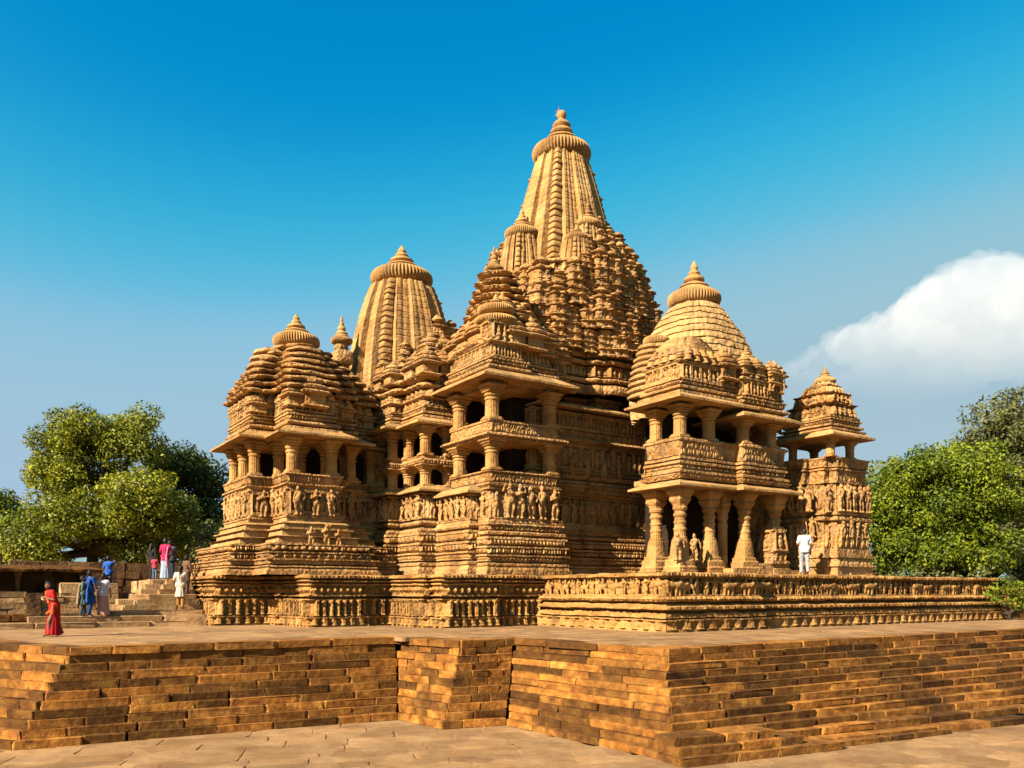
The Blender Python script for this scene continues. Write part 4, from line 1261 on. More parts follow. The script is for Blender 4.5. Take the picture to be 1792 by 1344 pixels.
top_line = [(-19.5, 27.6), (-13.4, 21.6), (-10.7, 20.0), (-3.40, 24.6), (-1.42, 22.7), (0.05, 23.8), (3.62, 19.5), (20.0, 31.0)]
bot_line = [(-20.8, 25.8), (-14.6, 20.0), (-11.3, 18.7), (-3.2, 23.2), (-1.80, 21.6), (-.15, 22.2), (3.35, 17.4), (14.2, 22.6)]
top_line = [np.array(p) for p in top_line]
bot_line = [np.array(p) for p in bot_line]
lawn = [(-19.2, 28.1), (-13.2, 22.05), (-10.6, 20.5), (-3.30, 25.45), (-1.40, 23.3), (0.08, 24.25), (3.66, 20.0), (20.4, 31.6), (60, 58), (400, 160), (400, 600), (-400, 600), (-400, 160), (-40, 40)]
ter = sheet('terrace', lawn[:9] + [(60, 62), (-46, 62), (-40, 40)], 0.0, M['paving'])
lw = sheet('lawn', [(60, 61), (700, 260), (700, 1400), (-700, 1400), (-700, 160), (-40, 40), (-46, 61.5), (60, 61.5)], -.05, M['grass'])

# stones: six uneven chamfered boxes shared by every block
def stone_mesh(k):
    r = np.random.default_rng(900 + k)
    bm = bmesh.new()
    bmesh.ops.create_cube(bm, size=1.0)
    bmesh.ops.bevel(bm, geom=list(bm.edges), offset=0.035, segments=1, affect='EDGES')
    for v in bm.verts:
        v.co.x += float(r.normal(0, .010)); v.co.y += float(r.normal(0, .022)); v.co.z += float(r.normal(0, .026))
    me = bpy.data.meshes.new('stone')
    bm.to_mesh(me); bm.free()
    return me
STONE = {}
def stone_of(mat, k):
    if (mat, k) not in STONE:
        me = stone_mesh(k)
        me.materials.append(M[mat])
        STONE[(mat, k)] = me
    return STONE[(mat, k)]

def lay(parent, name, a, b, z, h, depth, mat, r, lean=0.0, lmin=.5, lmax=1.25, jit=.03, gap=.008, zj=.006):
    """one course of separate stones from a to b, front face on the line"""
    a, b = np.array(a, float), np.array(b, float)
    d = b - a; L = np.linalg.norm(d); d /= L
    nrm = np.array([d[1], -d[0]])
    s = 0.0
    yaw = math.atan2(d[1], d[0])
    while s < L - 1e-3:
        l = r.uniform(lmin, lmax)
        if L - s - l < lmin * .6: l = L - s
        c = a + d * (s + l / 2) - nrm * (depth / 2 + r.uniform(-jit, jit))
        o = obj(name, stone_of(mat, r.randrange(6)), None, (c[0], c[1], z + h / 2 + r.uniform(-zj, zj)), yaw + (math.pi if r.random() < .5 else 0) + r.uniform(-.006, .006), (l - gap, depth, h - gap * .4))
        under(o, parent)
        s += l

r = random.Random(77)
walls = []
def wall_thing(label, segs, courses, ext=1.0, lmin=.5, lmax=1.2, name='retaining_wall'):
    a = top_line[segs[0]]
    e = empty(name, (a[0], a[1], GZ))
    tag(e, label, 'wall', 'stone terrace walls')
    for s in segs:
        h = -GZ / courses
        for i in range(courses):
            f = (i + .5) / courses           # 0 bottom .. 1 top
            f = 0 if i == 0 else i / (courses - 1)
            ff = f ** 0.85
            P = bot_line[s] * (1 - ff) + top_line[s] * ff
            Q = bot_line[s + 1] * (1 - ff) + top_line[s + 1] * ff
            d = (Q - P) / np.linalg.norm(Q - P)
            nn = np.array([d[1], -d[0]])
            off = .05 if i == courses - 1 else r.uniform(-.025, .025)
            if i == courses - 2: off -= .07
            # lay from just inside one corner to just inside the other
            convexA = s in (2, 4, 6) or s == 1
            lay(e, 'stone', P + nn * off + d * (0.0 if s in (1, 3, 5) else .004), Q + nn * off - d * (0.0), GZ + i * h, h, .75, 'wall', r, lmin=lmin, lmax=lmax, jit=.018, zj=.004 + .003 * (s % 2))
    return e

wall_thing('dark weathered retaining wall left of the square pier, with a lit end', [0, 1, 2], 11, lmin=.8, lmax=2.1)
wall_thing('square pier of rough stone courses jutting from the terrace wall', [3, 4], 11, lmin=.38, lmax=.95)
wall_thing('sunlit and shaded corner block of the terrace wall, nearest to the camera', [5, 6], 13, lmin=.9, lmax=2.3)
# rubble core behind the stones
cv_, cf_ = [], []
for i in range(11):
    ff = (i / 10) ** .85
    L_ = [b_ * (1 - ff) + t_ * ff for t_, b_ in zip(top_line, bot_line)]
    z0_, z1_ = GZ - .1 + i * .20, GZ + (i + 1) * .20 - .06
    for k in range(len(L_) - 1):
        a_, e_ = L_[k], L_[k + 1]
        d_ = (e_ - a_) / np.linalg.norm(e_ - a_)
        n_ = np.array([-d_[1], d_[0]]) * .34
        b0 = len(cv_)
        cv_ += [(*(a_ + n_), z0_), (*(e_ + n_), z0_), (*(e_ + n_), z1_), (*(a_ + n_), z1_)]
        cf_.append((b0, b0 + 1, b0 + 2, b0 + 3))
o = obj('terrace_core', mesh_from('terrace_core', cv_, cf_, M['wall'])); o['kind'] = 'structure'

# spread lower steps by the right wall
d_ = bot_line[7] - bot_line[6]; d_ = d_ / np.linalg.norm(d_)
n_ = np.array([d_[1], -d_[0]])
ls = empty('spread_steps', (*bot_line[6], GZ))
tag(ls, 'low worn steps spreading from the foot of the nearest wall corner', 'steps')
for k_, (off_, len_, z_) in enumerate(((.55, 4.4, 0.0), (.34, 3.4, .175), (.16, 2.7, .35))):
    lay(ls, 'stone', bot_line[6] + n_ * off_ - d_ * (.02 + .25 * off_), bot_line[6] + n_ * off_ + d_ * len_, GZ + z_, .178, .7, 'wall', r, lmin=.8, lmax=1.8, jit=.03)
lay(ls, 'stone', bot_line[6] + n_ * .30 + d_ * 4.6, bot_line[6] + n_ * .22 + d_ * 8.5, GZ, .12, .5, 'wall', r, lmin=.7, lmax=1.6, jit=.06)
# plaza: slabs laid in long courses
plaza = sheet('plaza', [(-14.6, 13.4), (-14.4, 10), (40, 10), (40, 32), (12, 32), (-30, 32), (-30, 26), (-16.2, 22)], GZ - .05, M['paving'])
slabs = []
r = random.Random(31)
ang = rad(12)
ux = np.array((math.cos(ang), math.sin(ang))); uy = np.array((-ux[1], ux[0]))
org = np.array((-14.5, 12.0))
v = -6.0
cnt = 0
STONE_P = [stone_mesh(40 + k) for k in range(5)]
for m_ in STONE_P: m_.materials.append(M['paving'])
def inside_wall(p):
    # behind the wall foot?
    for i in range(len(bot_line) - 1):
        a, b = bot_line[i], bot_line[i + 1]
        if min(a[0], b[0]) <= p[0] <= max(a[0], b[0]) and abs(b[0] - a[0]) > 1e-6:
            t = (p[0] - a[0]) / (b[0] - a[0])
            if p[1] > a[1] + t * (b[1] - a[1]) + .9: return True
    return False
while v < 16:
    h = r.uniform(.55, .95)
    u = -6 + r.uniform(0, 1)
    while u < 36:
        l = r.uniform(1.1, 2.6)
        c = org + ux * (u + l / 2) + uy * (v + h / 2)
        px_ = 896 + FPX * c[0] / max(c[1], 1)
        py_ = HOR + FPX * (EYE - GZ) / max(c[1], 1)
        if c[1] > 14.6 and -150 < px_ < 1950 and py_ < 1400 and not inside_wall(c) and c[0] > -14.2 + (c[1] - 17) * -.35:
            o = obj('paving_slab', STONE_P[r.randrange(5)], plaza, (c[0], c[1], GZ - .06 + r.uniform(-.007, .007)), ang, (l - .02, h - .02, .12))
            cnt += 1
        u += l
    v += h
print('plaza slabs', cnt)

# terrace paving slabs near the edge of the temple platform
cnt = 0
r = random.Random(32)
tp = []
v = -9.0
while v < 9:
    h = r.uniform(.8, 1.3)
    u = -16 + r.uniform(0, 1)
    while u < 24:
        l = r.uniform(1.4, 3.0)
        c = W(u + l / 2, v + h / 2 + 0)
        px_ = 896 + FPX * c[0] / max(c[1], 1)
        ok = True
        for i in range(len(top_line) - 1):
            a, b = top_line[i], top_line[i + 1]
            if min(a[0], b[0]) - .1 <= c[0] <= max(a[0], b[0]) + .1:
                t = (c[0] - a[0]) / (b[0] - a[0])
                if c[1] < a[1] + t * (b[1] - a[1]) + 1.0: ok = False
        pq_ = (u + l / 2, v + h / 2)
        if ok and -60 < px_ < 1850 and not (pq_[0] > .5 and pq_[1] > .8) and pq_[1] < 14 and cnt < 290:
            o = obj('paving_slab', STONE_P[r.randrange(5)], ter, (c[0], c[1], -.048 + r.uniform(-.004, .004)), YAW, (l - .015, h - .015, .12))
            cnt += 1
        u += l
    v += h
print('terrace slabs', cnt)

# ------------------------------------------------------------------ stairs up to the platform
sq0 = 14.35
stair = empty('stone_staircase', (*W(-13, sq0), 0))
tag(stair, 'broad flight of worn stone steps climbing to the platform at left', 'stairs')
r = random.Random(12)
lefts = [-20.6, -16.6, -14.6, -14.0, -13.5, -13.0, -12.5, -12.3, -12.1]
NS = 9
for i in range(NS):
    q = sq0 + i * .36
    z = i * .205
    a, b = W(lefts[i], q), W(-11.02, q)
    lay(stair, 'step', a, b, z, .205, 1.1, 'step', r, lmin=1.2, lmax=2.4, jit=.02, zj=.003)
    # block forming the ragged left end
    if i:
        e0 = W(lefts[i] - .55 - .2 * r.random(), q + .25 + .2 * r.random())
        lay(stair, 'end_block', e0, W(lefts[i] + .02, q + .25), z, .205 + .02, .9, 'step', r, lmin=.6, lmax=.9)
# fill under the steps
carve_fill = under(carve('stair_fill', rect(-12.4, sq0 + 3.0, -11.0, 25), [Bd(1, 0)], 0, M['step'], None, z1=1.835, res=.5), stair)
for i in range(9):
    lay(stair, 'end_block', W(-12.55 - .05 * r.random(), 22), W(-12.55 - .05 * r.random(), sq0 + 2.95), i * .204, .204, .5, 'step', r, lmin=.6, lmax=1.4)
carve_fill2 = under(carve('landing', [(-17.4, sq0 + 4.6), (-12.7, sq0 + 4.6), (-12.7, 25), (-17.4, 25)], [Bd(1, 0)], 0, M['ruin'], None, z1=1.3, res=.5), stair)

# low ledges and rubble left of the stairs
def rubble(name, label, blocks, mat='ruin', cat='wall', group=None, piece='stone'):
    c = W(blocks[0][0], blocks[0][1])
    e = empty(name, (c[0], c[1], 0))
    tag(e, label, cat, group)
    for (p0, q0, p1, q1, z0, h, n) in blocks:
        for i in range(n):
            hh = h / n
            lay(e, piece, W(p0 + .04 * r.random(), q0 + .05 * r.random()), W(p1 - .1 * r.random(), q0 + .05 * r.random()), z0 + i * hh, hh, abs(q1 - q0), mat, r, lmin=.6, lmax=1.5, jit=.03)
    return e
rubble('broken_ledge', 'low broken stone ledge left of the staircase behind the figure in red', [(-24.5, 13.6, -20.7, 15.0, 0, .24, 1), (-21.5, 15.6, -17.0, 17.2, 0, .50, 2)], 'wall', 'ledge')
rubble('rubble_wall', 'short stepped wall of loose sunlit blocks between shelter and staircase', [(-16.6, 17.6, -14.6, 18.4, .0, 1.15, 5), (-18.6, 17.4, -17.1, 18.6, 0, 1.35, 6), (-15.9, 18.6, -13.6, 19.6, 0, 1.7, 4)], 'step', 'wall')
rubble('low_wall', 'long low coursed wall under the left trees', [(-17.5, 23.6, -8.5, 24.4, 0, 2.75, 7), (-27.0, 24.5, -17.6, 25.3, 0, 3.05, 6)], 'ruin', 'wall')

# shelters at far left
def shelter(name, label, p0, q0, wp, dq, z, roof_t, posts, closed):
    c = W(p0, q0)
    e = empty(name, (c[0], c[1], 0))
    tag(e, label, 'shelter')
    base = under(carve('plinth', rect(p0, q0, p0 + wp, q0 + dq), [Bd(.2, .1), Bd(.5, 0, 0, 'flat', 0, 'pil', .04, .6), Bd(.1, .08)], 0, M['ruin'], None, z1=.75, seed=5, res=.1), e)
    rf = under(carve('roof_slab', rect(p0, q0, p0 + wp, q0 + dq), [Bd(.02, .15, .45), Bd(.10, .48, .5), Bd(.14, .5, .2), Bd(.02, .2, 0)], z, M['wall'], None, bottom=True, seed=6, res=.12, rough=.03), e)
    under(carve('back_wall', rect(p0 + .3, q0 + dq - .5, p0 + wp, q0 + dq), [Bd(1, 0)], .74, M['ruin'], None, z1=z + .01, res=.3), e)
    for t in posts:
        w_ = W(p0 + wp * t + .0, q0 + .18)
        o = obj('post', lathe('post', [(.11, 0, 1), (.11, .2, 1), (.085, .24, .8), (.085, .8, .8), (.13, .86, 1), (.15, 1.0, 1)], 12, M['ruin'], smooth=False), None, (w_[0], w_[1], .74), YAW, (1, 1, z - .73))
        under(o, e)
    for t in closed:
        w_ = W(p0 + .15, q0 + dq * t)
        o = obj('post', lathe('post', [(.07, 0, 1), (.07, 1.0, 1)], 8, M['timber'], smooth=False), None, (w_[0], w_[1], .74), YAW, (1, 1, z - .73))
        under(o, e)
    return e
shelter('stone_shelter', 'small flat-roofed stone shelter with slanting posts, left of the stairs', -18.4, 19.2, 3.6, 2.4, 2.15, .2, (.02, .3, .6, .95), (.15, .35, .55, .75, .95))
shelter('stone_shelter', 'dark flat-roofed stone shelter at the left edge of the picture', -24.6, 17.6, 3.9, 2.4, 1.95, .2, (.1, .35, .62, .97), (.3, .6))

# right: low wall and kerb past the platform
rubble('low_wall', 'low sunlit wall beyond the right end of the platform', [(23.4, 3.0, 34, 3.9, 0, 1.6, 4)], 'wall', 'wall')
rubble('low_wall', 'low kerb wall by the green shrub at the right edge', [(22.9, .6, 30, 1.5, 0, .7, 2)], 'wall', 'wall')
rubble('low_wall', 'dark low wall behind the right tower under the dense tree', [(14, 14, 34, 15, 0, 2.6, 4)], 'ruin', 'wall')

# flag on the main spire
fw = W(*cS)
fl = empty('flag', (fw[0] - .12, fw[1] - .1, zS(215)))
tag(fl, 'tiny faded pink pennant on a thin pole at the top of the tallest spire', 'flag')
obj('pole', lathe('pole', [(.015, 0), (.012, .75)], 6, M['timber']), fl, (0, 0, 0))
V, F = [], []
for i in range(9):
    t = i / 8
    for s in (-1, 1):
        V.append((-.02 - .17 * t + .03 * math.sin(t * 9), .03 * math.sin(t * 7), .62 - .32 * t + s * (.07 * (1 - t * .7)) + .02 * math.sin(t * 12)))
for i in range(8): F.append((2 * i, 2 * i + 1, 2 * i + 3, 2 * i + 2))
M['flag'] = plain('faded_pink_cloth', (.45, .22, .25))
fm = obj('pennant', mesh_from('pennant', V, F, M['flag']), fl)
fm.modifiers.new('t', 'SOLIDIFY').thickness = .006
# ------------------------------------------------------------------ trees
def leaf_cloud(name, clumps, mat, leaf, seed, per=90, flat=.8, dark=.0):
    """clumps: (x,y,z,r). leaves scattered through each clump's shell"""
    r = np.random.default_rng(seed)
    VV, FF, TT = [], [], []
    base = 0
    for (cx, cy, cz, cr) in clumps:
        n = max(12, int(per * cr * cr))
        d = r.normal(size=(n, 3)); d /= np.linalg.norm(d, axis=1)[:, None]
        rad_ = cr * (0.55 + 0.5 * r.random(n) ** .6)
        P = d * rad_[:, None] * np.array([1, 1, flat]) + np.array([cx, cy, cz])
        nrm = d + r.normal(size=(n, 3)) * .55 + np.array([0, 0, .35])
        nrm /= np.linalg.norm(nrm, axis=1)[:, None]
        t = np.cross(nrm, r.normal(size=(n, 3))); t /= np.linalg.norm(t, axis=1)[:, None]
        b = np.cross(nrm, t)
        L = leaf * (0.6 + .8 * r.random(n))[:, None]
        w = L * .5
        q0 = P - t * L * .5
        q1 = P + b * w * .5 - nrm * L * .06
        q2 = P + t * L * .5 - nrm * L * .12
        q3 = P - b * w * .5 - nrm * L * .06
        V = np.stack([q0, q1, q2, q3], 1).reshape(-1, 3)
        F = base + np.arange(n * 4).reshape(n, 4)
        base += n * 4
        VV.append(V); FF.append(F)
        TT.append(np.clip(r.normal(.45, .22, n) + r.normal(0, .16), 0, 1))
    me = mesh_from(name, np.concatenate(VV), np.concatenate(FF), mat)
    a = me.attributes.new('tint', 'FLOAT', 'FACE')
    a.data.foreach_set('value', np.concatenate(TT).astype(np.float32))
    return me

def limb(V, F, p0, p1, r0, r1, n=7):
    p0, p1 = np.array(p0, float), np.array(p1, float)
    d = p1 - p0; d /= np.linalg.norm(d)
    x = np.cross(d, [0, 1, .3]); x /= np.linalg.norm(x); y = np.cross(d, x)
    b = len(V)
    for p, rr_ in ((p0, r0), (p1, r1)):
        for i in range(n):
            a = 2 * math.pi * i / n
            V.append(tuple(p + rr_ * (math.cos(a) * x + math.sin(a) * y)))
    for i in range(n):
        j = (i + 1) % n
        F.append((b + i, b + j, b + n + j, b + n + i))

def tree(name, label, base, lobes, mat, leaf=.3, seed=1, per=85, trunk=.45, clump=(.7, 1.3), dens=1.0, cat='tree', group=None, fork=.35):
    """lobes: (x, y, z, rx, ry, rz) in world; clumps are spread over each lobe's skin"""
    r = np.random.default_rng(seed)
    e = empty(name, base)
    tag(e, label, cat, group)
    clumps = []
    V, F = [], []
    bx, by, bz = base
    top = max(l[2] for l in lobes)
    fk = np.array((bx, by, bz + (top - bz) * fork))
    prev = np.array(base, float)
    segs = 4
    for k in range(segs):
        nx = prev + (fk - np.array(base)) / segs + np.append(r.normal(0, .08 * trunk * 2, 2), 0)
        limb(V, F, prev, nx, trunk * (1.25 - .15 * k - (.1 if k else 0)), trunk * (1.1 - .15 * k - .1))
        prev = nx
    fk = prev
    for (x, y, z, rx, ry, rz) in lobes:
        c = np.array((x, y, z))
        mid = fk * .5 + c * .5 + np.array((0, 0, -.12 * rz)) + r.normal(0, .15, 3)
        limb(V, F, fk, mid, trunk * .6, trunk * .38); limb(V, F, mid, c, trunk * .38, trunk * .18)
        area = (rx * ry + rx * rz + ry * rz) / 3
        m = int(dens * area * 4.2 / (np.mean(clump) ** 2))
        for k in range(m):
            d = r.normal(size=3); d /= np.linalg.norm(d)
            if d[2] < -.75: d[2] *= -.3
            f = .60 + .50 * r.random() ** 1.2
            pc = c + d * np.array((rx, ry, rz)) * f
            clumps.append((pc[0], pc[1], pc[2], r.uniform(*clump)))
            if k % 3 == 0:
                limb(V, F, c, pc, trunk * .13, trunk * .05, 5)
    tr_ = under(obj('trunk', mesh_from('trunk', V, F, M['bark'], True)), e)
    cr_ = under(obj('crown', leaf_cloud('crown', clumps, mat, leaf, seed + 7, per)), e)
    return e

def P3(px, py, d):
    w = at(px, d)
    return (w[0], w[1], zat(py, d))
def lob(px, py, d, rpx, rpy, depth=None):
    w = P3(px, py, d)
    s = d / FPX
    return (*w, rpx * s, depth or rpx * s * .9, rpy * s)

D1 = 58.0
tree('broad_tree', 'broad yellow-green tree with layered boughs left of the temple', (*at(158, D1), 0), [lob(185, 775, D1, 72, 58), lob(110, 790, D1 + 1, 58, 55), lob(238, 770, D1 - .5, 52, 48), lob(92, 850, D1 - 1, 50, 45), lob(165, 850, D1 + 2, 60, 55), lob(250, 868, D1 - 4, 66, 42), lob(130, 905, D1 - 3, 62, 38), lob(235, 925, D1 - 3, 60, 32), lob(300, 915, D1 - 2, 45, 35), lob(70, 930, D1 - 2, 40, 35), lob(60, 962, D1 - 3, 55, 30), lob(225, 965, D1 - 1, 50, 24), lob(300, 960, D1, 50, 28)], M['leaf'], .23, 1, 310, .62, (.55, 1.45), 1.2, group='trees behind the temple')
tree('broad_tree', 'darker green tree between the yellow-green tree and the left pavilion', (*at(330, 63), 0), [lob(330, 840, 63, 62, 50), lob(370, 870, 63, 40, 55), lob(300, 815, 64, 40, 40), lob(350, 930, 62, 60, 45), lob(390, 940, 62, 40, 50), lob(290, 930, 63, 45, 45)], M['leaf_d'], .29, 2, 190, .55, (.55, 1.45), 1.15, group='trees behind the temple')
tree('broad_tree', 'rounded tree cut off by the left edge of the picture', (*at(-20, 60), 0), [lob(0, 895, 60, 52, 40), lob(-60, 880, 61, 60, 60), lob(20, 950, 59, 50, 40), lob(-40, 950, 59, 60, 40)], M['leaf_g'], .28, 3, 200, .5, (.8, 1.3), 1.2, group='trees behind the temple')
tree('dense_tree', 'dense domed bright green tree right of the temple', (*at(1640, 50), 0), [lob(1640, 880, 50, 118, 92), lob(1560, 890, 49, 60, 75), lob(1720, 900, 49.5, 75, 75), lob(1650, 840, 50, 95, 58), lob(1600, 960, 48.5, 75, 40), lob(1700, 960, 48.5, 75, 42)], M['leaf_g'], .21, 4, 330, .5, (.45, 1.1), 1.4, group='trees behind the temple', fork=.25)
tree('tall_tree', 'taller grey-green tree rising behind the dense tree at right', (*at(1780, 60), 0), [lob(1745, 755, 60, 62, 50), lob(1790, 740, 61, 55, 48), lob(1700, 800, 60, 40, 35), lob(1770, 820, 60, 60, 50), lob(1830, 790, 61, 60, 60), lob(1780, 900, 60, 60, 60)], M['leaf_s'], .26, 5, 170, .5, (.6, 1.1), 1.2, group='trees behind the temple')
# undergrowth that closes the view under the trees
def bush(label, px, d, hpx, wpx, mat, seed, zb=0.0, leaf=.2, per=95, name='shrub', n=3):
    b = at(px, d)
    s = d / FPX
    L = [(b[0] + (k - (n - 1) / 2) * wpx * s / n * 1.2, b[1] + random.Random(seed + k).uniform(-.4, .4), zb + hpx * s * .5 * random.Random(seed * 3 + k).uniform(.8, 1.15), wpx * s / n * .8, wpx * s / n * .7, hpx * s * .5) for k in range(n)]
    return tree(name, label, (b[0], b[1], zb), L, mat, leaf, seed, per, .10, (.28, .5), cat='shrub', fork=.2, dens=.8)
bush('bright green shrub growing at the right end of the platform', 1766, 39, 70, 84, M['leaf_g'], 61, .1, .15, 520, n=5)
bush('pale leafy shrub at the foot of the dense tree', 1615, 45.5, 70, 90, M['leaf_s'], 62, 0.6, .2)
bush('thin shrub beside the dark low wall at right', 1700, 45, 60, 60, M['leaf_s'], 63, 0.8, .2)
bush('dry brown-green shrub beside the left pavilion', 378, 55, 140, 70, M['leaf_s'], 64, 1.0, .26)
for k, (px_, d_, w_, h_) in enumerate(((40, 66, 150, 110), (170, 70, 90, 60), (300, 69, 190, 110), (420, 69, 140, 110), (1480, 64, 160, 110), (1600, 60, 170, 120), (1740, 56, 170, 120), (1850, 60, 150, 140))):
    bush('dark hedge-like shrub in the far row, ' + ['at the left edge', 'below the gap in the broad tree', 'behind the people on the stairs', 'behind the left pavilion', 'right of the tower', 'behind the dense tree', 'between dense and tall tree', 'at the right edge'][k], px_, d_, h_, w_, M['leaf_d'], 70 + k, 0, .36, 70, n=4)

# ------------------------------------------------------------------ cloud
M['cloud'] = bpy.data.materials.new('cloud_vapour')
M['cloud'].use_nodes = True
ct = M['cloud'].node_tree
ct.nodes.clear()
co = ct.nodes.new('ShaderNodeOutputMaterial')
cvn = ct.nodes.new('ShaderNodeVolumeScatter')
cvn.inputs['Color'].default_value = (.235, .212, .216, 1)
cvn.inputs['Anisotropy'].default_value = 0.0
cg = ct.nodes.new('ShaderNodeNewGeometry')
cs_ = ct.nodes.new('ShaderNodeSeparateXYZ')
ct.links.new(cg.outputs['Position'], cs_.inputs[0])
cm_ = ct.nodes.new('ShaderNodeMapRange')
cm_.interpolation_type = 'SMOOTHSTEP'
for k_, v_ in (('From Min', 575.0), ('From Max', 900.0), ('To Min', 0.0), ('To Max', 0.009)): cm_.inputs[k_].default_value = v_
ct.links.new(cs_.outputs[2], cm_.inputs['Value'])
ct.links.new(cm_.outputs[0], cvn.inputs['Density'])
ct.links.new(cvn.outputs[0], co.inputs['Volume'])
DC = 2600.0
edge = [(1325, 680), (1345, 664), (1372, 645), (1405, 625), (1440, 600), (1480, 572), (1520, 560), (1550, 545), (1580, 530), (1610, 505), (1640, 480), (1680, 460), (1715, 445), (1750, 447), (1790, 455), (1840, 470), (1900, 500), (1960, 540)]
r = random.Random(3)
caps = []
s_ = DC / FPX
def cpt(px_, py_, d): return (*at(px_, d), zat(py_, d))
for (e0, e1) in zip(edge[:-1], edge[1:]):
    for k in range(3):
        t0, t1 = min(58, 14 + (e0[0] - 1325) * .13), min(58, 14 + (e1[0] - 1325) * .13)
        drop = k * .95
        d = DC + r.uniform(-60, 60)
        caps.append((cpt(e0[0] + k * 12, e0[1] + t0 * (1 + drop), d), cpt(e1[0] + k * 12, e1[1] + t1 * (1 + drop), d), t0 * s_, t1 * s_))
    for k in range(7):
        f_ = r.random()
        ex, ey = e0[0] + (e1[0] - e0[0]) * f_, e0[1] + (e1[1] - e0[1]) * f_
        q = r.uniform(6, 15) * (.5 + min(1, (ex - 1325) / 250))
        c_ = cpt(ex + r.uniform(-4, 4), ey + q * r.uniform(.5, 1.1), DC - 70 + r.uniform(-60, 60))
        caps.append((c_, c_, q * s_, q * s_))
cm = blob('cloud', caps, 9.0, M['cloud'], 1)
n_ = len(cm.vertices)
cc = np.empty(n_ * 3); cm.vertices.foreach_get('co', cc); cc = cc.reshape(-1, 3)
nn_ = np.empty(n_ * 3); cm.vertex_normals.foreach_get('vector', nn_); nn_ = nn_.reshape(-1, 3)
cc += nn_ * (vnoise(cc / 60.0, 5) * 12 + vnoise(cc / 24.0, 6) * 9 + vnoise(cc / 12.0, 8) * 5)[:, None]
cm.vertices.foreach_set('co', cc.reshape(-1))
cm.update()
cl = obj('cloud', cm)
tag(cl, 'bright white cumulus cloud rising towards the upper right', 'cloud')
# ------------------------------------------------------------------ people
M['skin'] = plain('brown_skin', (.20, .10, .055), .6)
M['hair'] = plain('black_hair', (.012, .010, .010), .5)
def cloth(name, c): return plain(name, c, .85, .2, 14.0)

